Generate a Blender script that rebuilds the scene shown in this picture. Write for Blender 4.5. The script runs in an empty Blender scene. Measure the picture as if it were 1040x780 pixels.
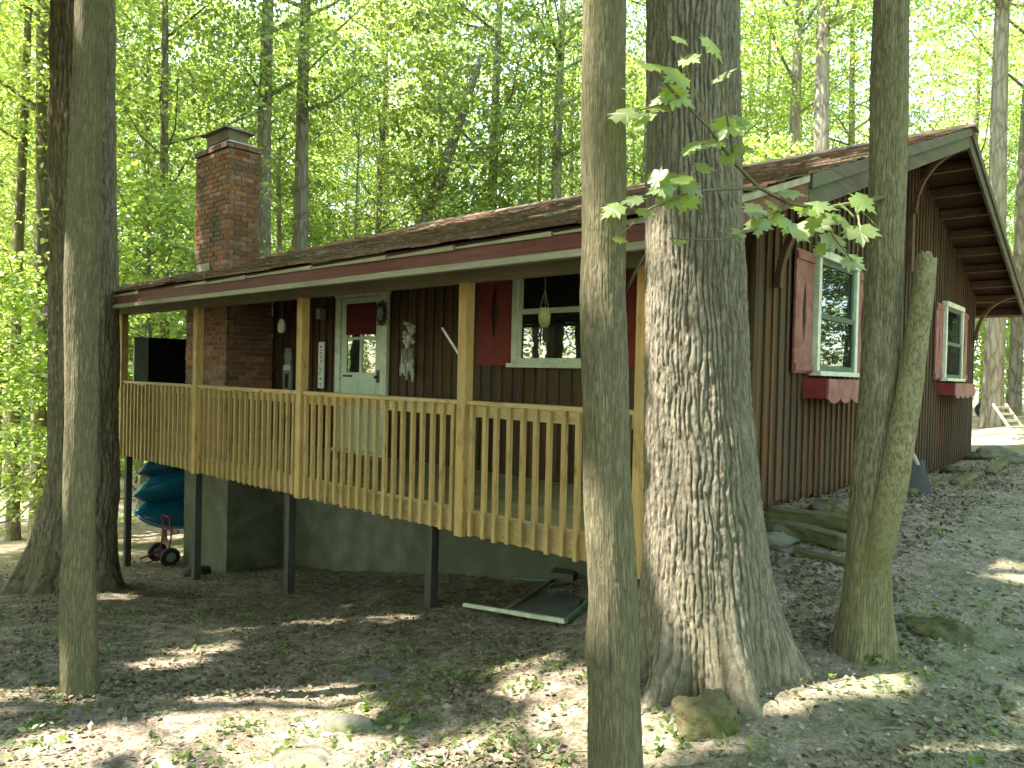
import bpy, math, random
import numpy as np
from mathutils import Vector, Matrix, noise

random.seed(7)
rng = np.random.default_rng(7)
scene = bpy.context.scene
COL = scene.collection

# ------------------------------------------------------------------ camera frame
# World axes follow the cabin: X along the porch (towards the gable end), Y away from the porch, Z up.
# The eye is at the origin; the yard is about 1.45 m below it.
R = np.array([[0.74646432, 0.02598735, -0.6649178],
              [0.66501267, 0.00605614, 0.74680752],
              [0.02343439, -0.99964393, -0.01276123]])
F = 742.0


def pt(x, y, t):
    """world point seen at photo position x, y at depth t metres"""
    return R @ (np.array([(x - 520) / F, (y - 390) / F, 1.0]) * t)


# ------------------------------------------------------------------ node helpers
def new_mat(name):
    m = bpy.data.materials.new(name)
    m.use_nodes = True
    nt = m.node_tree
    for n in list(nt.nodes):
        nt.nodes.remove(n)
    out = nt.nodes.new('ShaderNodeOutputMaterial')
    return m, nt, out


def N(nt, kind, **kw):
    n = nt.nodes.new(kind)
    for k, v in kw.items():
        if k.startswith('i_'):
            n.inputs[k[2:].replace('_', ' ')].default_value = v
        else:
            setattr(n, k, v)
    return n


def ramp(nt, fac, cols, pos=None):
    r = nt.nodes.new('ShaderNodeValToRGB')
    els = r.color_ramp.elements
    n = len(cols)
    pos = pos or [i / (n - 1) for i in range(n)]
    while len(els) < n:
        els.new(0.5)
    for e, p, c in zip(els, pos, cols):
        e.position = p
        e.color = (c[0], c[1], c[2], 1)
    nt.links.new(fac, r.inputs[0])
    return r.outputs[0]


def coords(nt, scale=(1, 1, 1), space='Object'):
    tc = nt.nodes.new('ShaderNodeTexCoord')
    mp = nt.nodes.new('ShaderNodeMapping')
    mp.inputs['Scale'].default_value = scale
    nt.links.new(tc.outputs[space], mp.inputs[0])
    return mp.outputs[0]


def tex(nt, vec, scale, detail=4, rough=0.6, dist=0.0):
    n = N(nt, 'ShaderNodeTexNoise')
    n.inputs['Scale'].default_value = scale
    n.inputs['Detail'].default_value = detail
    n.inputs['Roughness'].default_value = rough
    n.inputs['Distortion'].default_value = dist
    nt.links.new(vec, n.inputs['Vector'])
    return n.outputs['Fac']


def mixc(nt, fac, a, b, mode='MIX'):
    m = N(nt, 'ShaderNodeMix', data_type='RGBA', blend_type=mode)
    for sock, v in ((m.inputs[0], fac), (m.inputs[6], a), (m.inputs[7], b)):
        if hasattr(v, 'is_linked'):
            nt.links.new(v, sock)
        elif isinstance(v, (int, float)):
            sock.default_value = v
        else:
            sock.default_value = (v[0], v[1], v[2], 1)
    return m.outputs[2]


def mathn(nt, op, a, b=0.0):
    m = N(nt, 'ShaderNodeMath', operation=op)
    for i, v in enumerate((a, b)):
        if hasattr(v, 'is_linked'):
            nt.links.new(v, m.inputs[i])
        else:
            m.inputs[i].default_value = v
    return m.outputs[0]


def vary(nt, col, isl=0.0, objv=0.0, sat=0.0):
    """brightness varies per piece (island) and per object"""
    if isl:
        g = N(nt, 'ShaderNodeNewGeometry')
        v = mathn(nt, 'ADD', mathn(nt, 'MULTIPLY', g.outputs['Random Per Island'], isl), 1 - isl / 2)
        h = N(nt, 'ShaderNodeHueSaturation')
        nt.links.new(v, h.inputs['Value'])
        if sat:
            w = mathn(nt, 'FRACT', mathn(nt, 'MULTIPLY', g.outputs['Random Per Island'], 7.31))
            nt.links.new(mathn(nt, 'ADD', mathn(nt, 'MULTIPLY', w, sat), 1 - sat / 2), h.inputs['Saturation'])
        nt.links.new(col, h.inputs['Color'])
        col = h.outputs[0]
    if objv:
        o = N(nt, 'ShaderNodeObjectInfo')
        v = mathn(nt, 'ADD', mathn(nt, 'MULTIPLY', o.outputs['Random'], objv), 1 - objv / 2)
        h = N(nt, 'ShaderNodeHueSaturation')
        nt.links.new(v, h.inputs['Value'])
        nt.links.new(col, h.inputs['Color'])
        col = h.outputs[0]
    return col


def finish(nt, out, col, rough=0.8, bump=None, bstr=0.3, bdist=0.01, spec=0.3, metal=0.0):
    p = N(nt, 'ShaderNodeBsdfPrincipled')
    if hasattr(col, 'is_linked'):
        nt.links.new(col, p.inputs['Base Color'])
    else:
        p.inputs['Base Color'].default_value = (*col, 1)
    if hasattr(rough, 'is_linked'):
        nt.links.new(rough, p.inputs['Roughness'])
    else:
        p.inputs['Roughness'].default_value = rough
    p.inputs['Specular IOR Level'].default_value = spec
    p.inputs['Metallic'].default_value = metal
    if bump is not None:
        b = N(nt, 'ShaderNodeBump')
        b.inputs['Strength'].default_value = bstr
        b.inputs['Distance'].default_value = bdist
        nt.links.new(bump, b.inputs['Height'])
        nt.links.new(b.outputs[0], p.inputs['Normal'])
    nt.links.new(p.outputs[0], out.inputs[0])
    return p


def noisy(name, cols, scale=(1, 1, 1), s=5, detail=5, rough=0.8, bstr=0.3, bdist=0.01, isl=0, objv=0, spec=0.3,
          stain=None, stain_s=1.2, metal=0.0, sat=0.0, pos=None, chip=None):
    m, nt, out = new_mat(name)
    v = coords(nt, scale)
    f = tex(nt, v, s, detail)
    c = ramp(nt, f, cols, pos or [0.3 + 0.4 * i / (len(cols) - 1) for i in range(len(cols))])
    c = vary(nt, c, isl, objv, sat)
    if stain:
        w = coords(nt, (1, 1, 1))
        g = tex(nt, w, stain_s, 4, 0.65)
        k = ramp(nt, g, [(0, 0, 0), (1, 1, 1)], [0.46, 0.66])
        c = mixc(nt, k, c, stain)
    if chip:           # flaked paint and grime
        g2 = tex(nt, coords(nt), 11, 8, 0.72)
        c = mixc(nt, ramp(nt, g2, [(0, 0, 0), (0.75, 0.75, 0.75)], [0.57, 0.66]), c, chip)
    finish(nt, out, c, rough, f, bstr, bdist, spec, metal)
    return m


def grain(name, cols, axis='z', isl=0.0, objv=0.0, stain=None, stain_s=1.5, rough=0.75, fine=60, bstr=0.25, sat=0.0, knots=None):
    """wood: streaks along one axis"""
    sc = {'x': (0.05, 1, 1), 'y': (1, 0.05, 1), 'z': (1, 1, 0.05)}[axis]
    m, nt, out = new_mat(name)
    v = coords(nt, sc)
    f1 = tex(nt, v, fine, 3)
    f2 = tex(nt, v, fine / 6, 4, 0.6, 0.6)
    f = mathn(nt, 'ADD', mathn(nt, 'MULTIPLY', f1, 0.45), mathn(nt, 'MULTIPLY', f2, 0.55))
    c = ramp(nt, f, cols, [0.33 + 0.34 * i / (len(cols) - 1) for i in range(len(cols))])
    c = vary(nt, c, isl, objv, sat)
    if stain:
        g = tex(nt, coords(nt, {'x': (0.4, 1, 1), 'y': (1, 0.4, 1), 'z': (1, 1, 0.4)}[axis]), stain_s, 5, 0.7)
        c = mixc(nt, ramp(nt, g, [(0, 0, 0), (0.85, 0.85, 0.85)], [0.45, 0.68]), c, stain)
    if knots:
        vo = N(nt, 'ShaderNodeTexVoronoi', feature='F1')
        vo.inputs['Scale'].default_value = 4.2
        oi = N(nt, 'ShaderNodeObjectInfo')
        va = N(nt, 'ShaderNodeVectorMath', operation='ADD')
        nt.links.new(coords(nt, {'x': (.7, 2, 2), 'z': (2, 2, .7), 'y': (2, .7, 2)}[axis]), va.inputs[0]); nt.links.new(oi.outputs['Location'], va.inputs[1])
        nt.links.new(va.outputs[0], vo.inputs['Vector'])
        c = mixc(nt, ramp(nt, vo.outputs['Distance'], [(0.9, 0.9, 0.9), (0.5, 0.5, 0.5), (0, 0, 0)], [0.05, 0.10, 0.17]), c, knots)
        w2 = tex(nt, va.outputs[0], 7, 5, 0.7)
        c = mixc(nt, ramp(nt, w2, [(0, 0, 0), (0.6, 0.6, 0.6)], [0.52, 0.7]), c, [x * 0.9 for x in knots])
    finish(nt, out, c, rough, f, bstr, 0.006, 0.3)
    return m


def bark(name, dark, light, moss, s=9.0, stretch=0.2, bstr=0.9, bdist=0.02, moss_amt=0.5, objv=0.25, cells=True, furrow=None):
    m, nt, out = new_mat(name)
    v0 = coords(nt, (1, 1, stretch))
    warp = N(nt, 'ShaderNodeTexNoise')
    warp.inputs['Scale'].default_value = 4
    warp.inputs['Detail'].default_value = 3
    nt.links.new(v0, warp.inputs['Vector'])
    vm = N(nt, 'ShaderNodeVectorMath', operation='MULTIPLY_ADD')
    nt.links.new(warp.outputs['Color'], vm.inputs[0])
    vm.inputs[1].default_value = (0.16, 0.16, 0.16)
    nt.links.new(v0, vm.inputs[2])
    vo = N(nt, 'ShaderNodeTexVoronoi', feature='DISTANCE_TO_EDGE')
    vo.inputs['Scale'].default_value = s
    nt.links.new(vm.outputs[0], vo.inputs['Vector'])
    ridge = ramp(nt, vo.outputs['Distance'], [(0, 0, 0), (0.7, 0.7, 0.7), (1, 1, 1)], [0.0, 0.18, 0.5])
    f = tex(nt, coords(nt, (1, 1, 0.35)), 38, 5, 0.65)
    if not cells:      # fine fissures only
        g1 = tex(nt, coords(nt, (1, 1, stretch)), s * 3.2, 4, 0.65, 0.5)
        ridge = ramp(nt, g1, [(0, 0, 0), (1, 1, 1)], [0.41, 0.56])
    h = mathn(nt, 'ADD', mathn(nt, 'MULTIPLY', ridge, 0.65 if cells else 0.45), mathn(nt, 'MULTIPLY', f, 0.5))
    c = ramp(nt, h, [dark, [(a + b) / 2 for a, b in zip(dark, light)], light], [0.25, 0.6, 0.95])
    big = tex(nt, coords(nt, (1, 1, 0.5)), 1.7, 5, 0.65)
    k = ramp(nt, big, [(0, 0, 0), (moss_amt,) * 3], [0.42, 0.62])
    c = mixc(nt, k, c, moss)
    pale = tex(nt, coords(nt, (1, 1, 0.8)), 6.0, 4, 0.6)
    c = mixc(nt, ramp(nt, pale, [(0, 0, 0), (0.25, 0.25, 0.25)], [0.56, 0.72]), c, [min(1, x * 1.5) for x in light])
    if furrow:         # darker cork in the fissures, deepened in the colour to stand in for shade
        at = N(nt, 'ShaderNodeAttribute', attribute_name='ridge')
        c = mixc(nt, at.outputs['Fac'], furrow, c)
    c = vary(nt, c, 0, objv)
    finish(nt, out, c, 0.9, h, bstr, bdist, 0.15)
    return m


def leaf_mat(name, base, trans, isl=0.5, objv=0.3, gloss=0.05, k=0.5):
    m, nt, out = new_mat(name)
    c1 = N(nt, 'ShaderNodeRGB'); c1.outputs[0].default_value = (*base, 1)
    c2 = N(nt, 'ShaderNodeRGB'); c2.outputs[0].default_value = (*trans, 1)
    a = vary(nt, c1.outputs[0], isl, objv, 0.25)
    b = vary(nt, c2.outputs[0], isl, objv, 0.25)
    d = N(nt, 'ShaderNodeBsdfDiffuse'); nt.links.new(a, d.inputs[0])
    t = N(nt, 'ShaderNodeBsdfTranslucent'); nt.links.new(b, t.inputs[0])
    g = N(nt, 'ShaderNodeBsdfGlossy'); g.inputs['Roughness'].default_value = 0.45
    g.inputs[0].default_value = (0.9, 0.95, 0.9, 1)
    mx = N(nt, 'ShaderNodeMixShader'); mx.inputs[0].default_value = k
    nt.links.new(d.outputs[0], mx.inputs[1]); nt.links.new(t.outputs[0], mx.inputs[2])
    m2 = N(nt, 'ShaderNodeMixShader'); m2.inputs[0].default_value = gloss
    nt.links.new(mx.outputs[0], m2.inputs[1]); nt.links.new(g.outputs[0], m2.inputs[2])
    nt.links.new(m2.outputs[0], out.inputs[0])
    return m


def plain(name, col, rough=0.6, spec=0.4, metal=0.0, n=0.12, s=30):
    return noisy(name, [[x * (1 - n) for x in col], [x * (1 + n) for x in col]], s=s, rough=rough, spec=spec, metal=metal,
                 bstr=0.08, bdist=0.004)


def glass_mat():
    m, nt, out = new_mat('window_glass')
    lw = N(nt, 'ShaderNodeLayerWeight'); lw.inputs[0].default_value = 0.35
    d = N(nt, 'ShaderNodeBsdfDiffuse'); d.inputs[0].default_value = (0.012, 0.014, 0.013, 1)
    g = N(nt, 'ShaderNodeBsdfGlossy'); g.inputs['Roughness'].default_value = 0.01
    g.inputs[0].default_value = (0.85, 0.92, 0.9, 1)
    b = N(nt, 'ShaderNodeBump'); b.inputs['Strength'].default_value = 0.03; b.inputs['Distance'].default_value = 0.02
    nt.links.new(tex(nt, coords(nt), 3.0, 2), b.inputs['Height']); nt.links.new(b.outputs[0], g.inputs['Normal'])
    k = mathn(nt, 'ADD', mathn(nt, 'MULTIPLY', lw.outputs['Fresnel'], 0.17), 0.075)
    mx = N(nt, 'ShaderNodeMixShader'); nt.links.new(k, mx.inputs[0])
    nt.links.new(d.outputs[0], mx.inputs[1]); nt.links.new(g.outputs[0], mx.inputs[2])
    nt.links.new(mx.outputs[0], out.inputs[0])
    return m


# ------------------------------------------------------------------ mesh helpers
class MB:
    def __init__(self):
        self.v = []
        self.f = []

    def add(self, verts, faces):
        o = len(self.v)
        self.v += [tuple(map(float, p)) for p in verts]
        self.f += [tuple(i + o for i in q) for q in faces]

    def box(self, x0, x1, y0, y1, z0, z1, M=None):
        vs = [(x0, y0, z0), (x1, y0, z0), (x1, y1, z0), (x0, y1, z0), (x0, y0, z1), (x1, y0, z1), (x1, y1, z1), (x0, y1, z1)]
        if M is not None:
            vs = [M @ Vector(p) for p in vs]
        self.add(vs, [(3, 2, 1, 0), (4, 5, 6, 7), (0, 1, 5, 4), (1, 2, 6, 5), (2, 3, 7, 6), (3, 0, 4, 7)])

    def hexa(self, vs):
        self.add(vs, [(3, 2, 1, 0), (4, 5, 6, 7), (0, 1, 5, 4), (1, 2, 6, 5), (2, 3, 7, 6), (3, 0, 4, 7)])

    def prism(self, poly, ax, a, b):
        """poly in the two other axes, extruded along ax from a to b"""
        n = len(poly)

        def p3(p, d):
            return {'x': (d, p[0], p[1]), 'y': (p[0], d, p[1]), 'z': (p[0], p[1], d)}[ax]
        vs = [p3(p, a) for p in poly] + [p3(p, b) for p in poly]
        self.add(vs, [tuple(range(n))[::-1], tuple(range(n, 2 * n))] + [(i, (i + 1) % n, n + (i + 1) % n, n + i) for i in range(n)])

    def tube(self, pts, rad, n=8, cap=True):
        pts = [Vector(p) for p in pts]
        if not hasattr(rad, '__len__'):
            rad = [rad] * len(pts)
        up = Vector((0, 0, 1)) if abs((pts[-1] - pts[0]).normalized().z) < 0.9 else Vector((1, 0, 0))
        vs = []
        for i, p in enumerate(pts):
            d = (pts[min(i + 1, len(pts) - 1)] - pts[max(i - 1, 0)]).normalized()
            u = d.cross(up).normalized()
            w = d.cross(u)
            for k in range(n):
                a = 2 * math.pi * k / n
                vs.append(p + (u * math.cos(a) + w * math.sin(a)) * rad[i])
        fs = []
        for i in range(len(pts) - 1):
            for k in range(n):
                fs.append((i * n + k, i * n + (k + 1) % n, (i + 1) * n + (k + 1) % n, (i + 1) * n + k))
        if cap:
            fs.append(tuple(range(n))[::-1])
            fs.append(tuple(range((len(pts) - 1) * n, len(pts) * n)))
        self.add(vs, fs)

    def lathe(self, prof, c=(0, 0, 0), n=16):
        vs = []
        for r, z in prof:
            for k in range(n):
                a = 2 * math.pi * k / n
                vs.append((c[0] + r * math.cos(a), c[1] + r * math.sin(a), c[2] + z))
        fs = []
        for i in range(len(prof) - 1):
            for k in range(n):
                fs.append((i * n + k, i * n + (k + 1) % n, (i + 1) * n + (k + 1) % n, (i + 1) * n + k))
        fs.append(tuple(range(n))[::-1])
        fs.append(tuple(range((len(prof) - 1) * n, len(prof) * n)))
        self.add(vs, fs)

    def build(self, name, mat, parent=None, smooth=False, bevel=0.0, loc=None):
        me = bpy.data.meshes.new(name)
        me.from_pydata(self.v, [], self.f)
        me.materials.append(mat)
        if smooth:
            me.polygons.foreach_set('use_smooth', [True] * len(me.polygons))
        me.update()
        return link(name, me, parent, bevel, loc)


def link(name, me, parent=None, bevel=0.0, loc=None):
    o = bpy.data.objects.new(name, me)
    COL.objects.link(o)
    if parent is not None:
        o.parent = parent
    if loc is not None:
        o.location = loc
    if bevel:
        b = o.modifiers.new('bevel', 'BEVEL')
        b.width = bevel
        b.segments = 2
        b.limit_method = 'ANGLE'
    return o


def fast_mesh(name, verts, k, mat):
    """verts: (n, k, 3) array of n separate k-gons"""
    n = len(verts)
    me = bpy.data.meshes.new(name)
    me.vertices.add(n * k)
    me.vertices.foreach_set('co', verts.astype(np.float32).ravel())
    me.loops.add(n * k)
    me.loops.foreach_set('vertex_index', np.arange(n * k, dtype=np.int32))
    me.polygons.add(n)
    me.polygons.foreach_set('loop_start', np.arange(0, n * k, k, dtype=np.int32))
    me.polygons.foreach_set('loop_total', np.full(n, k, dtype=np.int32))
    me.materials.append(mat)
    me.update(calc_edges=True)
    return me


def tag(o, label=None, cat=None, group=None, kind=None):
    for k, v in (('label', label), ('category', cat), ('group', group), ('kind', kind)):
        if v:
            o[k] = v
    return o


def empty(name, loc, label, cat, group=None, rz=0.0):
    o = bpy.data.objects.new(name, None)
    o.empty_display_size = 0.2
    COL.objects.link(o)
    o.location = loc
    o.rotation_euler = (0, 0, rz)
    return tag(o, label, cat, group)


def rot(loc, rx=0, ry=0, rz=0):
    return Matrix.Translation(Vector(loc)) @ Matrix.Rotation(rz, 4, 'Z') @ Matrix.Rotation(ry, 4, 'Y') @ Matrix.Rotation(rx, 4, 'X')


# ------------------------------------------------------------------ materials
M = {}
M['siding'] = grain('stained_siding', [(0.030, 0.015, 0.008), (0.070, 0.034, 0.016), (0.125, 0.066, 0.032)], 'z', isl=0.5, sat=0.3,
                    stain=(0.055, 0.048, 0.030), stain_s=1.1, fine=50)
M['pt_wood'] = grain('treated_pine_upright', [(0.33, 0.19, 0.065), (0.47, 0.295, 0.11), (0.57, 0.385, 0.17)], 'z', objv=0.3, fine=70,
                     stain=(0.34, 0.26, 0.13), stain_s=2.2, knots=(0.17, 0.10, 0.04))
M['pt_rail'] = grain('treated_pine_rail', [(0.37, 0.23, 0.09), (0.50, 0.33, 0.14), (0.60, 0.42, 0.21)], 'x', objv=0.25, fine=70,
                     stain=(0.38, 0.33, 0.20), stain_s=2.0, knots=(0.20, 0.125, 0.055))
M['deck_board'] = grain('deck_boards', [(0.20, 0.15, 0.07), (0.30, 0.23, 0.11), (0.36, 0.29, 0.16)], 'x', isl=0.4, fine=50,
                        stain=(0.16, 0.17, 0.08))
M['beam'] = grain('weathered_beam', [(0.13, 0.10, 0.055), (0.22, 0.175, 0.10), (0.28, 0.235, 0.145)], 'x', objv=0.15, fine=40,
                  stain=(0.13, 0.135, 0.065))
M['support'] = grain('dark_support_post', [(0.030, 0.028, 0.024), (0.055, 0.052, 0.045), (0.085, 0.08, 0.07)], 'z', objv=0.2)
M['rafter'] = grain('dark_rafter', [(0.045, 0.022, 0.013), (0.09, 0.045, 0.025), (0.14, 0.075, 0.04)], 'x', objv=0.4, isl=0.3)
M['soffit'] = grain('soffit_boards', [(0.035, 0.017, 0.011), (0.06, 0.03, 0.017), (0.09, 0.045, 0.025)], 'x')
M['red_fascia'] = grain('red_fascia', [(0.075, 0.024, 0.019), (0.12, 0.038, 0.030), (0.155, 0.056, 0.045)], 'x', stain=(0.16, 0.08, 0.065), stain_s=2)
M['pale_trim'] = grain('pale_trim', [(0.20, 0.18, 0.125), (0.29, 0.27, 0.195), (0.36, 0.335, 0.255)], 'x', isl=0.4, stain=(0.16, 0.15, 0.09), stain_s=2.5)
M['barge'] = grain('weathered_barge_board', [(0.045, 0.035, 0.026), (0.078, 0.064, 0.048), (0.115, 0.098, 0.075)], 'y', objv=0.25,
                   stain=(0.085, 0.10, 0.055), stain_s=1.6, rough=0.85)
M['shingle'] = noisy('asphalt_shingles', [(0.08, 0.046, 0.034), (0.14, 0.080, 0.058), (0.21, 0.128, 0.095)], s=40, isl=0.6, rough=0.95, bstr=0.5,
                     stain=(0.05, 0.055, 0.022), stain_s=1.6, sat=0.5)
M['roof_moss'] = noisy('roof_moss', [(0.03, 0.035, 0.012), (0.07, 0.08, 0.025), (0.13, 0.11, 0.05)], s=25, isl=0.7, rough=1, bstr=0.6)
M['brick'] = noisy('red_brick', [(0.12, 0.055, 0.031), (0.21, 0.10, 0.056), (0.29, 0.15, 0.09)], s=18, isl=0.8, rough=0.9, bstr=0.4, sat=0.4,
                   stain=(0.075, 0.058, 0.036), stain_s=1.4)
M['mortar'] = noisy('mortar', [(0.17, 0.14, 0.11), (0.26, 0.22, 0.18)], s=25, rough=0.95, stain=(0.12, 0.09, 0.06))
M['concrete'] = noisy('parged_concrete', [(0.080, 0.076, 0.050), (0.125, 0.119, 0.083), (0.175, 0.167, 0.122)], s=3.5, detail=8, rough=0.95, bstr=0.4, bdist=0.02,
                      stain=(0.085, 0.10, 0.055), stain_s=0.9)
M['chim_crown'] = noisy('chimney_crown', [(0.25, 0.24, 0.20), (0.40, 0.39, 0.34)], s=14, rough=0.9, stain=(0.2, 0.22, 0.13), stain_s=5)
M['rust'] = noisy('rusty_metal', [(0.035, 0.02, 0.016), (0.075, 0.04, 0.03), (0.11, 0.06, 0.045)], s=16, rough=0.6, spec=0.5)
M['mint'] = noisy('mint_paint', [(0.42, 0.53, 0.40), (0.50, 0.61, 0.47)], s=6, rough=0.5, bstr=0.05, stain=(0.38, 0.47, 0.34), stain_s=3, chip=(0.22, 0.27, 0.17))
M['white_frame'] = noisy('off_white_paint', [(0.50, 0.53, 0.42), (0.62, 0.65, 0.54)], s=9, rough=0.55, bstr=0.06, stain=(0.42, 0.45, 0.33), stain_s=4, chip=(0.30, 0.30, 0.20))
M['red_shutter'] = noisy('red_shutter_paint', [(0.13, 0.017, 0.014), (0.19, 0.025, 0.020)], s=8, rough=0.65, bstr=0.15, chip=(0.10, 0.035, 0.025))
M['pink_shutter'] = noisy('faded_red_paint', [(0.17, 0.062, 0.056), (0.24, 0.098, 0.088), (0.28, 0.13, 0.115)], s=7, rough=0.7, bstr=0.15,
                          stain=(0.17, 0.05, 0.045), stain_s=3, chip=(0.28, 0.17, 0.145))
M['glass'] = glass_mat()
M['dark_void'] = plain('dark_interior', (0.006, 0.006, 0.006), 0.9, 0.0)
M['curtain'] = noisy('red_curtain', [(0.06, 0.006, 0.010), (0.13, 0.012, 0.02)], scale=(1, 1, 0.1), s=30, rough=0.9, bstr=0.3)
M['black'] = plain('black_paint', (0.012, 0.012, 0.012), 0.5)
M['tarp'] = noisy('black_screen', [(0.003, 0.004, 0.005), (0.007, 0.009, 0.011)], scale=(1, 1, 0.2), s=12, rough=0.9, spec=0.05)
M['green_panel'] = noisy('green_grey_panel', [(0.07, 0.10, 0.075), (0.11, 0.15, 0.11)], s=8)
M['shell'] = noisy('pale_shell', [(0.32, 0.33, 0.27), (0.52, 0.53, 0.45)], s=40, isl=0.6, rough=0.5)
M['cord'] = plain('cord', (0.16, 0.14, 0.10), 0.9)
M['white'] = plain('white_plastic', (0.62, 0.62, 0.58), 0.5)
M['grey_fig'] = noisy('grey_wood', [(0.18, 0.18, 0.16), (0.30, 0.30, 0.27)], s=20)
M['pot'] = noisy('yellow_green_pot', [(0.20, 0.19, 0.05), (0.30, 0.29, 0.10)], s=14, rough=0.4)
M['kayak_teal'] = noisy('teal_plastic', [(0.005, 0.105, 0.18), (0.009, 0.15, 0.25)], s=4, rough=0.3, bstr=0.03, spec=0.5)
M['kayak_dark'] = noisy('dark_teal_plastic', [(0.007, 0.065, 0.115), (0.012, 0.095, 0.16)], s=4, rough=0.32, bstr=0.03, spec=0.5)
M['kayak_pale'] = noisy('pale_teal_plastic', [(0.10, 0.24, 0.27), (0.16, 0.33, 0.36)], s=4, rough=0.35, bstr=0.03, spec=0.5)
M['red_strap'] = plain('red_strap', (0.25, 0.02, 0.025), 0.7)
M['tyre'] = plain('tyre_rubber', (0.022, 0.022, 0.023), 0.8)
M['grey_plastic'] = plain('grey_plastic', (0.22, 0.23, 0.24), 0.5)
M['blue_dark'] = noisy('dark_blue_plastic', [(0.012, 0.016, 0.022), (0.024, 0.031, 0.042)], s=9, rough=0.45)
M['timber'] = grain('mossy_timber', [(0.022, 0.019, 0.010), (0.065, 0.054, 0.027), (0.125, 0.10, 0.055)], 'x', objv=0.3, fine=30, stain=(0.075, 0.088, 0.026),
                    stain_s=3.0, bstr=0.6)
M['pale_wood'] = grain('bleached_wood', [(0.26, 0.21, 0.15), (0.36, 0.30, 0.23), (0.44, 0.38, 0.30)], 'z', objv=0.2)
M['rock'] = noisy('grey_rock', [(0.07, 0.066, 0.054), (0.12, 0.115, 0.096), (0.17, 0.163, 0.138)], s=11, detail=8, rough=0.95, bstr=0.6, bdist=0.03,
                  stain=(0.09, 0.10, 0.035), stain_s=4)
M['mossy_rock'] = noisy('mossy_rock', [(0.06, 0.052, 0.026), (0.12, 0.105, 0.052), (0.175, 0.155, 0.085)], s=9, detail=10, rough=1, bstr=1.0, bdist=0.05,
                        stain=(0.06, 0.072, 0.018), stain_s=7)
M['moss'] = noisy('deep_moss', [(0.022, 0.024, 0.009), (0.06, 0.063, 0.018), (0.11, 0.108, 0.04)], s=16, detail=12, rough=1, bstr=1.0, bdist=0.06, stain=(0.10, 0.092, 0.06), stain_s=7)
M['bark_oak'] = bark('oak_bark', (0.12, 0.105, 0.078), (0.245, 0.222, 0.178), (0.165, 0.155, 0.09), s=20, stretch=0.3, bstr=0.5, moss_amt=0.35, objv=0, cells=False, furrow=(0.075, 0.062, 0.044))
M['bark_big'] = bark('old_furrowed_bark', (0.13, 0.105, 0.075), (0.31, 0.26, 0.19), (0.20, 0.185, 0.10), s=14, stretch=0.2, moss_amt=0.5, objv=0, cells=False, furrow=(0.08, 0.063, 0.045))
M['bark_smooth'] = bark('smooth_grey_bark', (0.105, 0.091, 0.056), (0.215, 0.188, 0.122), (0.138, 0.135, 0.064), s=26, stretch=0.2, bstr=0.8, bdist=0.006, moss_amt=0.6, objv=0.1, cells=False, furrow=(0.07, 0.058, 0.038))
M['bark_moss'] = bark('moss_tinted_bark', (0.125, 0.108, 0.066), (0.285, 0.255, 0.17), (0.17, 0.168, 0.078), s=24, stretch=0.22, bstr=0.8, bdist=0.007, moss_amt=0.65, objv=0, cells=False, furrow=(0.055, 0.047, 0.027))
M['bark_dead'] = bark('dead_stem_bark', (0.12, 0.10, 0.055), (0.30, 0.27, 0.17), (0.16, 0.16, 0.07), s=24, stretch=0.5, bstr=0.7, bdist=0.01, moss_amt=0.6, objv=0, cells=False)
M['cut_wood'] = noisy('cut_wood', [(0.22, 0.20, 0.13), (0.34, 0.31, 0.21)], s=18)
M['bark_wood'] = bark('woodland_bark', (0.11, 0.09, 0.065), (0.30, 0.26, 0.20), (0.19, 0.18, 0.10), s=8, stretch=0.2, bstr=0.7, moss_amt=0.5, objv=0.5)
M['leaf'] = leaf_mat('broadleaf_foliage', (0.095, 0.135, 0.035), (0.46, 0.57, 0.115), isl=0.7, objv=0.6, k=0.60)
M['leaf_low'] = leaf_mat('understorey_foliage', (0.085, 0.135, 0.035), (0.43, 0.57, 0.115), isl=0.6, objv=0.6, k=0.62)
M['maple_leaf'] = leaf_mat('maple_leaf', (0.11, 0.165, 0.03), (0.52, 0.64, 0.10), isl=0.5, objv=0, gloss=0.06, k=0.55)
M['weed'] = leaf_mat('weed_leaf', (0.075, 0.115, 0.025), (0.22, 0.34, 0.06), isl=0.6, objv=0)
M['twig'] = plain('twig', (0.10, 0.09, 0.04), 0.8)


def litter_mat():
    m, nt, out = new_mat('dead_leaves')
    g = N(nt, 'ShaderNodeNewGeometry')
    c = ramp(nt, g.outputs['Random Per Island'], [(0.042, 0.033, 0.02), (0.105, 0.08, 0.05), (0.19, 0.15, 0.105), (0.10, 0.105, 0.05), (0.25, 0.22, 0.175)],
             [0.0, 0.35, 0.6, 0.8, 1.0])
    finish(nt, out, c, 0.85, None, spec=0.2)
    return m


M['litter'] = litter_mat()


def gravel_mat():
    m, nt, out = new_mat('gravel_stones')
    g = N(nt, 'ShaderNodeNewGeometry')
    c = ramp(nt, g.outputs['Random Per Island'], [(0.08, 0.08, 0.05), (0.20, 0.19, 0.13), (0.32, 0.295, 0.225), (0.11, 0.12, 0.055)])
    finish(nt, out, c, 0.95, None, spec=0.2)
    return m


M['gravel'] = gravel_mat()


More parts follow.
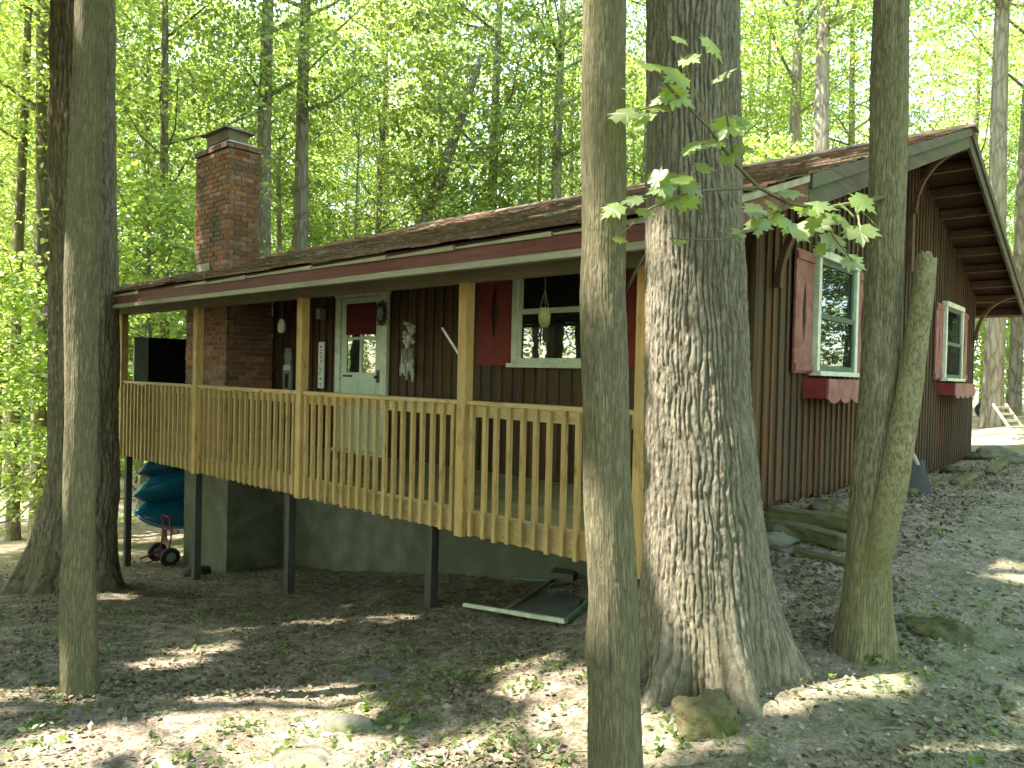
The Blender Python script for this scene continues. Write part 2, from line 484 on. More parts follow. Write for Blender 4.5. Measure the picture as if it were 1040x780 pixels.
def ground_mat():
    m, nt, out = new_mat('woodland_ground')
    v = coords(nt)
    n1 = tex(nt, v, 0.8, 8, 0.7)
    n2 = tex(nt, v, 9.0, 8, 0.7)
    n3 = tex(nt, v, 60.0, 4, 0.6)
    soil = ramp(nt, n2, [(0.115, 0.09, 0.064), (0.24, 0.195, 0.155), (0.39, 0.325, 0.28)], [0.33, 0.5, 0.67])
    speck = ramp(nt, n3, [(0.42, 0.43, 0.38), (1, 1, 1), (1.3, 1.27, 1.22)], [0.36, 0.5, 0.66])
    soil = mixc(nt, 1.0, soil, speck, 'MULTIPLY')
    grav = ramp(nt, mathn(nt, 'ADD', mathn(nt, 'MULTIPLY', tex(nt, v, 55, 4, 0.8), 0.7), mathn(nt, 'MULTIPLY', n2, 0.3)), [(0.082, 0.08, 0.048), (0.205, 0.195, 0.13), (0.365, 0.34, 0.265)], [0.32, 0.52, 0.7])
    # the gravel drive lies to the right of the cabin
    sep = N(nt, 'ShaderNodeSeparateXYZ'); nt.links.new(v, sep.inputs[0])
    gx = mathn(nt, 'ADD', sep.outputs[0], mathn(nt, 'MULTIPLY', mathn(nt, 'SUBTRACT', n1, 0.5), 2.2))
    k = N(nt, 'ShaderNodeMapRange'); k.inputs[1].default_value = -1.6; k.inputs[2].default_value = -0.6
    nt.links.new(gx, k.inputs[0])
    c = mixc(nt, k.outputs[0], soil, grav)
    mossn = tex(nt, v, 1.9, 8, 0.72)
    mk = ramp(nt, mossn, [(0, 0, 0), (0.6, 0.6, 0.6)], [0.47, 0.62])
    c = mixc(nt, mk, c, ramp(nt, n2, [(0.055, 0.06, 0.027), (0.135, 0.132, 0.07)], [0.36, 0.64]))
    # beyond the yard: leaf mould with green ground cover
    ln = N(nt, 'ShaderNodeVectorMath', operation='LENGTH'); nt.links.new(v, ln.inputs[0])
    fk = N(nt, 'ShaderNodeMapRange'); fk.inputs[1].default_value = 12.0; fk.inputs[2].default_value = 18.0
    nt.links.new(ln.outputs['Value'], fk.inputs[0])
    far = ramp(nt, tex(nt, v, 0.6, 8, 0.7), [(0.09, 0.13, 0.03), (0.20, 0.17, 0.10), (0.34, 0.28, 0.22)], [0.36, 0.47, 0.58])
    c = mixc(nt, fk.outputs[0], c, far)
    h = mathn(nt, 'ADD', mathn(nt, 'MULTIPLY', n2, 0.6), mathn(nt, 'MULTIPLY', n3, 0.4))
    finish(nt, out, c, 0.95, h, 1.0, 0.04, 0.1)
    return m


M['ground'] = ground_mat()

# ------------------------------------------------------------------ ground
CP = np.array([
    (0, 0, -1.50), (2, 1, -1.45), (-1.65, 3.2, -1.45), (0.3, 4, -1.36), (-0.6, 5.5, -1.28), (-2.6, 6.2, -1.19), (-2.6, 9, -1.2), (-2.6, 15.8, -1.3),
    (-1, 10, -1.2), (3, 8, -1.15), (4, 14, -1.15), (-1, 20, -1.05), (0, 32, -0.5), (8, 30, 0), (-4.9, 4.65, -2.2), (-7.4, 4.65, -2.6),
    (-9.9, 4.65, -2.95), (-12.3, 4.65, -3.2), (-4.58, 6.15, -2.15), (-7, 6.15, -2.6), (-9.8, 6.15, -3.0), (-4.4, 1.4, -1.8), (-10.1, 3, -2.8),
    (-3.7, 2.15, -1.85), (-3.75, 4.3, -1.95), (-6, -4, -1.9), (0, -8, -1.5), (8, 0, -1.2), (-16, 3, -3.6), (-18, 4.6, -4.0), (-25, 8, -4.7), (-35, 12, -5.1),
    (-60, 25, -6), (-16, 10, -3.8), (-12, 17, -3.0), (-6, 17, -1.7), (-8, 22, -2.0), (-20, 30, -3.6), (-12, 45, -2.2), (-45, 50, -5), (30, 60, 2), (-30, 90, -3),
    (-90, 40, -7), (-110, -40, -7), (0, -60, -3), (60, -30, 0), (100, 60, 3), (0, 130, 0), (-120, 120, -6)], float)


def rbf_fit():
    P, z = CP[:, :2], CP[:, 2]
    d = np.linalg.norm(P[:, None] - P[None], axis=2)
    A = np.sqrt(d ** 2 + 0.5)
    n = len(P)
    Q = np.hstack([np.ones((n, 1)), P])
    K = np.vstack([np.hstack([-A + np.eye(n) * 0.02, Q]), np.hstack([Q.T, np.zeros((3, 3))])])
    return np.linalg.solve(K, np.concatenate([z, np.zeros(3)]))


W = rbf_fit()


def ground_base(x, y):
    x, y = np.asarray(x, float), np.asarray(y, float)
    sh = x.shape
    q = np.stack([x.ravel(), y.ravel()], 1)
    d = np.sqrt(((q[:, None] - CP[None, :, :2]) ** 2).sum(2) + 0.5)
    n = len(CP)
    return (-d @ W[:n] + W[n] + q @ W[n + 1:]).reshape(sh)


def lines(a, b, step, lo, hi):
    core = list(np.arange(a, b + 1e-6, step))
    left, s, x = [], step, a
    while x > lo:
        s *= 1.13
        x -= s
        left.append(x)
    right, s, x = [], step, b
    while x < hi:
        s *= 1.13
        x += s
        right.append(x)
    return np.array(left[::-1] + core + right)


GX = lines(-9.0, 2.5, 0.045, -150, 130)
GY = lines(-0.5, 7.5, 0.045, -130, 170)
gxx, gyy = np.meshgrid(GX, GY, indexing='ij')
gz = np.zeros_like(gxx)
for i in range(len(GX)):
    gz[i] = ground_base(gxx[i], gyy[i])
rel = np.zeros_like(gz)
for i in range(len(GX)):
    for j in range(len(GY)):
        x, y = GX[i], GY[j]
        r2 = 0.075 * noise.noise((x * 0.7, y * 0.7, 0.0)) + 0.03 * noise.noise((x * 2.3, y * 2.3, 5.0))
        if -10 < x < 4 and -1 < y < 10:
            r2 += 0.016 * noise.noise((x * 7, y * 7, 9.0)) + 0.010 * noise.noise((x * 17, y * 17, 3.0))
        rel[i, j] = r2
gz = gz + rel


def ground_z(x, y):
    x, y = np.asarray(x, float), np.asarray(y, float)
    i = np.clip(np.searchsorted(GX, x) - 1, 0, len(GX) - 2)
    j = np.clip(np.searchsorted(GY, y) - 1, 0, len(GY) - 2)
    u = np.clip((x - GX[i]) / (GX[i + 1] - GX[i]), 0, 1)
    v = np.clip((y - GY[j]) / (GY[j + 1] - GY[j]), 0, 1)
    return (gz[i, j] * (1 - u) * (1 - v) + gz[i + 1, j] * u * (1 - v) + gz[i, j + 1] * (1 - u) * v + gz[i + 1, j + 1] * u * v)


def gzf(x, y):
    return float(ground_z(np.array([x]), np.array([y]))[0])


def hit(x, y):
    """where the sight line through photo position x, y meets the ground"""
    d = pt(x, y, 1.0)
    t = 1.0
    for _ in range(4000):
        p = d * t
        if p[2] < gzf(p[0], p[1]):
            return p
        t += 0.02 if t < 15 else 0.1
    return d * t


ni, nj = len(GX), len(GY)
gv = np.stack([gxx, gyy, gz], 2).reshape(-1, 3)
idx = np.arange(ni * nj).reshape(ni, nj)
gf = np.stack([idx[:-1, :-1], idx[1:, :-1], idx[1:, 1:], idx[:-1, 1:]], 2).reshape(-1, 4)
me = bpy.data.meshes.new('ground')
me.vertices.add(len(gv)); me.vertices.foreach_set('co', gv.astype(np.float32).ravel())
me.loops.add(gf.size); me.loops.foreach_set('vertex_index', gf.astype(np.int32).ravel())
me.polygons.add(len(gf))
me.polygons.foreach_set('loop_start', np.arange(0, gf.size, 4, dtype=np.int32))
me.polygons.foreach_set('loop_total', np.full(len(gf), 4, dtype=np.int32))
me.polygons.foreach_set('use_smooth', np.ones(len(gf), dtype=bool))
me.materials.append(M['ground'])
me.update(calc_edges=True)
tag(link('ground', me), 'sloping woodland yard of bare soil, gravel and moss', 'ground', kind='structure')

# ------------------------------------------------------------------ sun direction
SUN = Vector((-0.36, -0.42, 0.83)).normalized()

# ------------------------------------------------------------------ cabin
cabin = empty('cabin', (-2.65, 6.15, -1.2), 'dark brown board and batten cabin with a long raised porch and brick chimney', 'cabin')
OFF = Vector((2.65, -6.15, 1.2))     # cabin meshes are written in world coordinates and shifted to the empty


class CB(MB):
    def build(self, name, mat, parent=None, smooth=False, bevel=0.0, at=None):
        parent = parent or cabin
        if at is None:
            o = MB.build(self, name, mat, parent, smooth, bevel)
            o.location = OFF if parent is cabin else (0, 0, 0)
        else:
            a = Vector(at)
            self.v = [tuple(Vector(p) - a) for p in self.v]
            o = MB.build(self, name, mat, parent, smooth, bevel)
            o.location = a + OFF if parent is cabin else a
        return o


def copy_part(src, parent, loc):
    c = src.copy()
    COL.objects.link(c)
    c.parent = parent
    c.location = loc
    return c


XW, YW, YB, XL = -2.65, 6.15, 15.85, -11.6
SL = 0.326


def T(y):          # top of the sheathing
    return 0.935 + SL * (y - 3.65) if y <= 11.0 else 0.935 + SL * 7.35 - SL * (y - 11.0)


# --- walls: boards with battens
def wall_boards(mb, along, a0, a1, zb, ztop, fixed, sgn, pitch=0.166):
    a = a0
    while a < a1 - 0.01:
        b = min(a + pitch, a1)
        for (p, q, d0, d1) in ((a, b - 0.004, -0.03, 0.0 + random.uniform(-.002, .002)), (b - 0.05, b - 0.006, 0.003, 0.021)):
            z0 = zb(p) + random.uniform(-.02, .015)
            vs = []
            for (s, zz) in (((p, q), None), ((p, q), 1)):
                for (w, dd) in ((s[0], d0), (s[1], d0), (s[1], d1), (s[0], d1)):
                    z = z0 if zz is None else ztop(w)
                    D = fixed + sgn * dd
                    vs.append((w, D, z) if along == 'x' else (D, w, z))
            mb.hexa(vs)
        a = b


m = CB(); wall_boards(m, 'x', XL, XW, lambda a: -1.13, lambda a: T(YW) - .10, YW, -1); m.build('front_wall', M['siding'])
m = CB(); wall_boards(m, 'y', YW + .032, YB, lambda a: gzf(XW, a) - .02 + .05, lambda a: T(a) - .10, XW, 1); m.build('gable_wall', M['siding'])
m = CB(); wall_boards(m, 'x', XL, XW - .034, lambda a: -1.3, lambda a: T(YB) - .10, YB - .002, 1); m.build('rear_wall', M['siding'])
m = CB(); wall_boards(m, 'y', YW + .032, YB - .034, lambda a: -1.4, lambda a: T(a) - .10, XL - .002, -1); m.build('end_wall', M['siding'])

# --- foundation and chimney footing
m = CB()
m.box(XL + .06, XW - .12, YW + .06, YW + .28, -4.2, -1.14)
m.box(XL + .06, XL + .28, YW + .30, YB - .06, -4.4, -1.41)
m.box(XL + .30, XW - .12, YB - .3, YB - .06, -3, -1.31)
m.box(XW - .24, XW - .06, YW + .30, YB - .32, -2.6, -1.1)
m.build('foundation', M['concrete'])
m = CB(); m.box(-11.75, -10.32, 5.30, 6.20, -4.2, -1.20); m.build('chimney_footing', M['concrete'], bevel=.01)


# --- chimney of separate bricks round a mortar core
def brick_block(mb, core, x0, x1, y0, y1, z0, z1):
    core.box(x0 + .012, x1 - .012, y0 + .012, y1 - .012, z0, z1)
    h, L, g = .064, .203, .011
    z, r = z0, 0
    while z + h < z1 + .02:
        off = (L + g) / 2 * (r % 2)
        for (axis, a0, a1, fx, s) in (('x', x0, x1, y0, -1), ('x', x0, x1, y1, 1), ('y', y0, y1, x0, -1), ('y', y0, y1, x1, 1)):
            a = a0 - off + (0 if axis == 'x' else (L + g) / 2)
            while a < a1 - .02:
                p, q = max(a, a0), min(a + L, a1)
                if q - p > .03:
                    e = random.uniform(-.004, .005)
                    lo, hi = (fx + s * e, fx + .05) if s < 0 else (fx - .05, fx + s * e)
                    if axis == 'x':
                        mb.box(p, q, lo, hi, z, z + h)
                    else:
                        pp, qq = max(p, y0 + .052), min(q, y1 - .052)
                        if qq - pp > .02:
                            mb.box(lo, hi, pp, qq, z, z + h)
                a += L + g
        z += h + g
        r += 1


b1, core = CB(), CB()
brick_block(b1, core, -11.85, -10.50, 5.33, 6.10, -1.16, 1.26)
brick_block(b1, core, -11.55, -10.50, 5.31, 5.82, 1.262, 3.30)
brick_block(b1, core, -11.57, -10.48, 5.29, 5.84, 3.312, 3.37)
chim = b1.build('chimney', M['brick'])
core.build('mortar', M['mortar'], chim)
m = CB(); m.hexa([(-11.56, 5.30, 3.39), (-10.49, 5.30, 3.39), (-10.49, 5.83, 3.39), (-11.56, 5.83, 3.39), (-11.36, 5.43, 3.49), (-10.69, 5.43, 3.49), (-10.69, 5.70, 3.49), (-11.36, 5.70, 3.49)])
m.build('chimney_crown', M['chim_crown'], chim)
m = CB(); m.box(-11.38, -10.68, 5.40, 5.72, 3.492, 3.63); m.build('flue', M['mortar'], chim)
m = CB()
m.hexa([(-11.44, 5.30, 3.63), (-10.62, 5.30, 3.63), (-10.62, 5.82, 3.63), (-11.44, 5.82, 3.63), (-11.20, 5.45, 3.74), (-10.85, 5.45, 3.74), (-10.85, 5.67, 3.74), (-11.20, 5.67, 3.74)])
m.build('chimney_cap', M['rust'], chim)
m = CB(); m.box(-11.45, -11.0, 5.285, 5.304, T(5.3) + .01, T(5.3) + .14)
m.build('flashing', M['chim_crown'], chim)

# --- roof
XR0, XR1 = -13.0, -1.95
m = CB()
rows = []


def slope_pt(s, side):     # s metres along the slope from the eave
    y = 3.62 + s * math.cos(math.atan(SL)) if side == 0 else 17.03 - s * math.cos(math.atan(SL))
    return y, T(min(max(y, 3.62), 17.03))


slen = 7.38 / math.cos(math.atan(SL))
for side in (0, 1):
    s = 0.0
    ln = slen if side == 0 else 6.03 / math.cos(math.atan(SL))
    k = 0
    while s < ln - .05:
        x = XR0 - random.uniform(0, .3)
        while x < XR1:
            w = random.choice((.30, .30, .33, .28, .15))
            p, q = max(x, XR0), min(x + w - .005, XR1 + .03)
            if q - p > .03:
                lift = random.choice((0, 0, .003, .005, .008)) if random.random() < .95 else random.uniform(.010, .025)
                e = s - (random.uniform(0, .03) if s > 0 else random.uniform(0, .06))
                y0, z0 = slope_pt(e, side); y1, z1 = slope_pt(min(s + .32, ln), side)
                dy = 0
                th = .016
                m.hexa([(p, y0, z0 + lift + .006), (q, y0, z0 + lift + .006), (q, y1, z1 + .002), (p, y1, z1 + .002),
                        (p, y0, z0 + lift + th + .010), (q, y0, z0 + lift + th + .010), (q, y1, z1 + .010), (p, y1, z1 + .010)])
            x += w
        s += .145
        k += 1
x = XR0
while x < XR1:             # ridge caps
    m.hexa([(x, 10.84, T(10.84) + .03), (x + .33, 10.84, T(10.84) + .025), (x + .33, 11.16, T(11.16) + .025), (x, 11.16, T(11.16) + .03),
            (x, 10.995, T(11) + .065), (x + .33, 10.995, T(11) + .055), (x + .33, 11.005, T(11) + .055), (x, 11.005, T(11) + .065)])
    x += .30
roof = m.build('roof', M['shingle'])
m = CB()
for (ya, yb) in ((3.66, 11.0), (11.0, 17.0)):
    m.hexa([(XR0 + .02, ya, T(ya) - .035), (XR1 - .02, ya, T(ya) - .035), (XR1 - .02, yb, T(yb) - .035), (XR0 + .02, yb, T(yb) - .035),
            (XR0 + .02, ya, T(ya)), (XR1 - .02, ya, T(ya)), (XR1 - .02, yb, T(yb)), (XR0 + .02, yb, T(yb))])
m.build('sheathing', M['soffit'], roof)
# moss cushions and debris along the courses
m = CB()
for _ in range(300):
    x = random.uniform(XR0 + .2, XR1 - .1)
    y = 3.7 + abs(random.gauss(0, 1)) * 1.9 if random.random() < .7 else random.uniform(3.7, 10.8)
    if y > 10.8 or (-11.7 < x < -10.3 and 5.1 < y < 6):
        continue
    r = random.uniform(.015, .05) * (1.8 if random.random() < .12 else 1)
    z = T(y) + .02
    n = 7
    vs = [(x, y, z + r * .55)]
    for k in range(n):
        a = k * 2 * math.pi / n
        rr = r * random.uniform(.7, 1.2)
        yy = y + math.sin(a) * rr
        vs.append((x + math.cos(a) * rr * 1.8, yy, T(yy) + .004))
    m.add(vs, [(0, 1 + k, 1 + (k + 1) % n) for k in range(n)])
m.build('roof_moss', M['roof_moss'], roof, smooth=True)['kind'] = 'stuff'
m = CB(); m.box(XR0, XR1 - .03, 3.625, 3.65, T(3.65) - .155, T(3.65) - .03); m.build('fascia', M['red_fascia'], roof, bevel=.003)
m = CB(); m.box(XR0, XR1 - .05, 3.585, 3.640, T(3.65) - .205, T(3.65) - .158); m.build('eave_trim', M['pale_trim'], roof, bevel=.004)
m = CB()
x = XR0
while x < XR1 - .1:       # broken lengths of pale drip edge, each slipping at one end
    L = random.uniform(.7, 1.15)
    q = min(x + L - .02, XR1)
    dz0, dz1 = random.uniform(-.012, .0), random.uniform(.004, .018)
    if random.random() < (.95 if x > -9.3 else .35):
        m = CB(); m.hexa([(x, 3.600, T(3.62) - .035 + dz0), (q, 3.600, T(3.62) - .040 + dz0), (q, 3.622, T(3.62) - .035 + dz0), (x, 3.622, T(3.62) - .035 + dz0),
                (x, 3.600, T(3.62) - .022 + dz0), (q, 3.600, T(3.62) - .020 + dz1), (q, 3.622, T(3.62) - .02 + dz1), (x, 3.622, T(3.62) - .022 + dz0)])
        m.build('drip_edge', M['pale_trim'], roof)
    x += L


def sloped(mb, x0, x1, ya, yb, o0, o1):
    mb.hexa([(x0, ya, T(ya) + o0), (x1, ya, T(ya) + o0), (x1, yb, T(yb) + o0), (x0, yb, T(yb) + o0),
             (x0, ya, T(ya) + o1), (x1, ya, T(ya) + o1), (x1, yb, T(yb) + o1), (x0, yb, T(yb) + o1)])


m = CB(); sloped(m, XR1 - .025, XR1 + .005, 3.62, 5.35, -.19, -.05); m.build('fascia', M['red_fascia'], roof)
m = CB(); sloped(m, XR1 - .02, XR1 + .022, 3.64, 5.33, -.048, .0); m.build('rake_trim', M['pale_trim'], roof)
for (ya, yb) in ((5.36, 10.985), (11.015, 17.02)):
    m = CB(); sloped(m, XR1 - .03, XR1 + .008, ya, yb, -.25, -.10); m.build('barge_board', M['barge'], roof, bevel=.004)
    m = CB(); sloped(m, XR1 - .03, XR1 + .034, ya, yb, -.10, .003); m.build('barge_board', M['barge'], roof, bevel=.004)
    m = CB(); sloped(m, XR0 - .008, XR0 + .03, ya if ya > 6 else 3.64, yb, -.22, .0); m.build('barge_board', M['barge'], roof, bevel=.004)
# lookouts: short timbers from the gable wall out to the barge board
for y in list(np.arange(4.55, 10.8, .62)) + [11.0] + list(np.arange(11.6, 16.9, .62)):
    h = .13
    m = CB(); m.box(XW - .9 if not (YW < y < YB) else XW + .024, XR1 - .034, y - .045, y + .045, T(y) - .05 - h, T(y) - .052)
    m.build('lookout', M['rafter'], roof, bevel=.004)
# rafters over the porch
first = None
for i, x in enumerate(np.arange(-12.6, -2.9, .61)):
    if -11.95 < x < -10.4:
        continue
    if first is None:
        m = CB(); sloped(m, -.02, .02, 3.66, 6.10, -.16, -.037)
        first = m.build('rafter', M['rafter'], roof)
        first.location = (x, 0, 0)
    else:
        copy_part(first, roof, (x, 0, 0))
for y, zt in ((6.42, T(6.42) - .19), (11.0, T(11) - .2), (15.6, T(15.6) - .19)):
    m = CB()
    pts = []
    for k in range(11):          # quarter-round knee brace from the wall out to the barge
        a = k / 10 * math.pi / 2
        pts.append((XW + .05 + (1 - math.cos(a)) * .62, zt - .82 + math.sin(a) * .80))
    inner = [(p[0] - .04 * math.cos(k / 10 * math.pi / 2) * 0 + .055 * math.cos(math.pi / 2 * k / 10), p[1] - .055 * math.sin(math.pi / 2 * k / 10)) for k, p in enumerate(pts)]
    for k in range(10):
        q = [pts[k], pts[k + 1], inner[k + 1], inner[k]]
        m.hexa([(q[0][0], y - .04, q[0][1]), (q[3][0], y - .04, q[3][1]), (q[3][0], y + .04, q[3][1]), (q[0][0], y + .04, q[0][1]),
                (q[1][0], y - .04, q[1][1]), (q[2][0], y - .04, q[2][1]), (q[2][0], y + .04, q[2][1]), (q[1][0], y + .04, q[1][1])])
    if y == 11.0:
        m.box(XW + .024, XW + .075, y - .045, y + .045, zt - 1.6, zt - .815)
    m.build('brace', M['rafter'])

# --- windows
def window(X0, X1, Z0, Z1, split, face, D):
    """face 'f': on the front wall (plane y = D, outward -y); face 'g': on the gable (plane x = D, outward +x)"""
    def bx(mb, a, b, d0, d1, z0, z1):
        if face == 'f':
            mb.box(a, b, D - d1, D - d0, z0, z1)
        else:
            mb.box(D + d0, D + d1, a, b, z0, z1)
    mb = CB(); w = .075
    bx(mb, X0, X0 + w, .002, .075, Z0 + .05, Z1); bx(mb, X1 - w, X1, .002, .075, Z0 + .05, Z1)
    bx(mb, X0 - .01, X1 + .01, .002, .085, Z1 + .001, Z1 + .08)
    bx(mb, X0 - .03, X1 + .03, .002, .12, Z0, Z0 + .048)
    at = (X0, D, Z0) if face == 'f' else (D, X0, Z0)
    win = mb.build('window', M['white_frame'], bevel=.004)
    s = CB(); t = .055
    for (za, zb, d) in ((Z0 + .05, split + .03, .026), (split - .02, Z1, .010)):
        bx(s, X0 + w, X0 + w + t, d + .0, d + .034, za, zb); bx(s, X1 - w - t, X1 - w, d, d + .034, za, zb)
        bx(s, X0 + w + t, X1 - w - t, d, d + .034, za, za + t); bx(s, X0 + w + t, X1 - w - t, d, d + .034, zb - t, zb)
    s.build('sash', M['mint'] if face == 'f' else M['green_panel'], win, bevel=.003)
    for (za, zb, d) in ((Z0 + .06, split, .036), (split, Z1 - .01, .022)):
        g = CB(); bx(g, X0 + w + .01, X1 - w - .01, d, d + .006, za, zb); g.build('pane', M['glass'], win)
    return win


window(-5.42, -4.10, .08, 1.34, .69, 'f', YW - .021)
window(7.40, 8.66, .06, 1.24, .66, 'g', XW + .021)
window(13.10, 14.42, .06, 1.24, .66, 'g', XW + .021)


# --- shutters, a plank with a lens-shaped slot cut through it
def shutter(a0, a1, z0, z1, face, D, mat, slot=True):
    mb = CB()
    c = (a0 + a1) / 2
    zm, hh, hw = (z0 + z1) / 2 + .12 * (z1 - z0) * 0, (z1 - z0) * .25, .05
    n = 10
    curve = [(math.sin(math.pi * k / n) * hw, zm - hh + 2 * hh * k / n) for k in range(n + 1)]
    for sgn, edge in ((-1, a0), (1, a1)):
        poly = [(edge, z0), (c, z0)] + [(c + sgn * w, z) for w, z in curve] + [(c, z1), (edge, z1)]
        if face == 'f':
            mb.prism(poly, 'y', D - .034, D - .011)
        else:
            mb.prism(poly, 'x', D + .011, D + .034)
    for zz in (z0 + .02, z1 - .10):
        if face == 'f':
            mb.box(a0 + .002, a1 - .002, D - .050, D - .036, zz, zz + .075)
        else:
            mb.box(D + .036, D + .050, a0 + .002, a1 - .002, zz, zz + .075)
    sh = mb.build('shutter', mat, bevel=.002)
    bk = CB()  # black board put behind the slot, standing in for its shade
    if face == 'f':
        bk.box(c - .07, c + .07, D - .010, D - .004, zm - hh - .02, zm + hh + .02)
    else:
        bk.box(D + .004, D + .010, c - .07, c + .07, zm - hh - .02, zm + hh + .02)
    bk.build('slot_shade', M['black'], sh)
    return sh


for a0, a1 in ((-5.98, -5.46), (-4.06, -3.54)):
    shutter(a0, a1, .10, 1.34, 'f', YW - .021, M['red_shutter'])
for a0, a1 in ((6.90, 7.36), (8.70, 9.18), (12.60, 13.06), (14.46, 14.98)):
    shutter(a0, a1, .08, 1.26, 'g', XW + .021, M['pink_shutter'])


# --- flower boxes with scalloped fronts
def flower_box(y0, y1, z0, z1):
    X0, X1 = XW + .024, XW + .27
    mb = CB()
    mb.box(X0, X1 - .022, y0, y0 + .02, z0 + .03, z1); mb.box(X0, X1 - .022, y1 - .02, y1, z0 + .03, z1)
    mb.box(X0, X1 - .022, y0 + .021, y1 - .021, z0 + .035, z0 + .055)
    n = 48
    poly = [(y1, z1), (y0, z1)] + [(y0 + (y1 - y0) * k / n, z0 - .02 + .05 * (1 - abs(math.sin(math.pi * 4 * k / n)) ** .8)) for k in range(n + 1)]
    bx = mb.build('flower_box', M['red_shutter'])
    f = CB(); f.prism(poly, 'x', X1 - .021, X1); f.build('scalloped_front', M['pink_shutter'], bx)
    return bx


flower_box(7.22, 8.62, -.19, .03)
flower_box(12.95, 14.5, -.19, .03)

# --- door
D = YW - .021
m = CB()
m.box(-8.80, -8.68, D - .05, D - .002, -1.12, 1.02); m.box(-7.76, -7.64, D - .05, D - .002, -1.12, 1.02); m.box(-8.82, -7.62, D - .055, D - .002, 1.021, 1.14)
m.box(-8.80, -7.64, D - .09, D - .002, -1.135, -1.095)
fr = CB(); fr.v, fr.f = m.v, m.f
d = CB()
z0, z1, xa, xb = -1.09, 1.015, -8.675, -7.765
d.box(xa, xb, D - .030, D - .006, z0, -.02)
d.box(xa, xa + .13, D - .030, D - .006, -.019, z1); d.box(xb - .13, xb, D - .030, D - .006, -.019, z1); d.box(xa + .131, xb - .131, D - .030, D - .006, .90, z1)
d.box(-8.25, -8.19, D - .030, D - .006, -.019, .899); d.box(xa + .131, xb - .131, D - .026, D - .008, .43, .47)
for px in (-8.56, -8.17):
    for (pz0, pz1) in ((-.95, -.55), (-.46, -.12)):
        d.box(px, px + .30, D - .038, D - .031, pz0, pz1)
door = d.build('door', M['mint'], bevel=.004)
fr.build('door_frame', M['white_frame'], door, bevel=.004)
m = CB(); m.box(xa + .12, xb - .12, D - .018, D - .012, -.03, .91); m.build('pane', M['glass'], door)
m = CB(); m.box(xa + .128, xb - .128, D - .045, D - .036, .50, .93); m.build('curtain', M['curtain'], door)
m = CB(); m.box(-7.86, -7.80, D - .040, D - .031, -.15, .02); m.lathe([(.012, 0), (.028, .01), (.028, .03), (.01, .045)], (-7.83, D - .07, -.10), 10); m.build('handle', M['black'], door)
m = CB(); m.box(-8.62, -8.40, D - .037, D - .031, -.085, -.055); m.build('letter_slot', M['black'], door)

# --- porch lamp by the door
m = CB(); m.box(-9.18, -9.06, D - .02, D - .002, .72, .92); m.box(-9.16, -9.08, D - .10, D - .022, .90, .93)
lamp = m.build('porch_lamp', M['black'])
m = CB(); m.box(-9.165, -9.075, D - .13, D - .03, .74, .885); m.build('lamp_glass', M['grey_plastic'], lamp)

# --- deck
m = CB()
y = 4.33
while y < 6.04:
    m.box(-13.2, -2.58, y, y + .134, -1.165 + random.uniform(-.002, .002), -1.132)
    y += .14
deck = m.build('deck', M['deck_board'])
m = CB(); m.box(-13.2, -2.58, 4.385, 4.425, -1.36, -1.17); m.build('rim_joist', M['pt_rail'], deck)
m = CB(); m.box(-13.2, -2.60, 4.60, 4.70, -1.392, -1.372); m.build('carrying_beam', M['support'], deck)
j0 = None
for x in np.arange(-13.0, -2.6, .6):
    if -11.85 < x < -10.25:
        continue
    if j0 is None:
        m = CB(); m.box(-.02, .02, 4.43, 6.10, -1.37, -1.17); j0 = m.build('joist', M['support'], deck); j0.location = (x, 0, 0)
    else:
        copy_part(j0, deck, (x, 0, 0))

# porch beam, posts, railings
m = CB(); m.box(-13.0, -2.5, 4.30, 4.40, .765, .985); m.build('porch_beam', M['beam'], bevel=.005)
PX = [-11.72, -9.28, -6.86, -4.39, -2.65]
m = CB(); m.box(-.048, .048, -.048, .048, -1.37, .765); p0 = m.build('porch_post', M['pt_wood'], bevel=.005, at=None)
p0.location = Vector((PX[0], 4.335, 0)) + OFF
for x in PX[1:]:
    copy_part(p0, cabin, Vector((x, 4.335, 0)) + OFF)
m = CB(); m.box(-.046, .046, -.046, .046, -2.05, .168); s0 = m.build('support_post', M['support'], bevel=.004)
for i, x in enumerate((-12.3, -9.9, -7.55, -5.1)):
    o = s0 if i == 0 else copy_part(s0, cabin, (0, 0, 0))
    o.location = Vector((x, 4.65, -1.56)) + OFF


bal = None
ends = [(-13.2, PX[0] - .05)] + [(PX[i] + .05, PX[i + 1] - .05) for i in range(4)]
for a, b in ends:
    r = CB(); r.box(a, b, 4.315, 4.405, -.262, -.226)
    rail = r.build('railing', M['pt_rail'], bevel=.004)
    k = CB(); k.box(a, b, 4.345, 4.383, -.36, -.265); k.build('upper_rail', M['pt_rail'], rail, bevel=.003)
    n = max(1, round((b - a) / .132))
    for i in range(n):
        x = a + (i + .5) * (b - a) / n + random.uniform(-.006, .006)
        if bal is None:
            w = CB(); w.box(-.019, .019, 4.303, 4.341, -1.35, -.266)
            bal = w.build('baluster', M['pt_wood'], rail, bevel=.003)
            o = bal
        else:
            o = copy_part(bal, rail, (0, 0, 0))
        o.location = (x, 0, random.uniform(-.012, .012))
        o.rotation_euler = (0, random.uniform(-.004, .004), 0)
# left end railing
r = CB(); r.box(-13.2, -13.11, 4.42, 6.0, -.262, -.226); rail = r.build('railing', M['pt_rail'])
for y in np.arange(4.5, 6.0, .135):
    w = CB(); w.box(-13.17, -13.132, y, y + .038, -1.35, -.266); w.build('baluster', M['pt_wood'], rail)

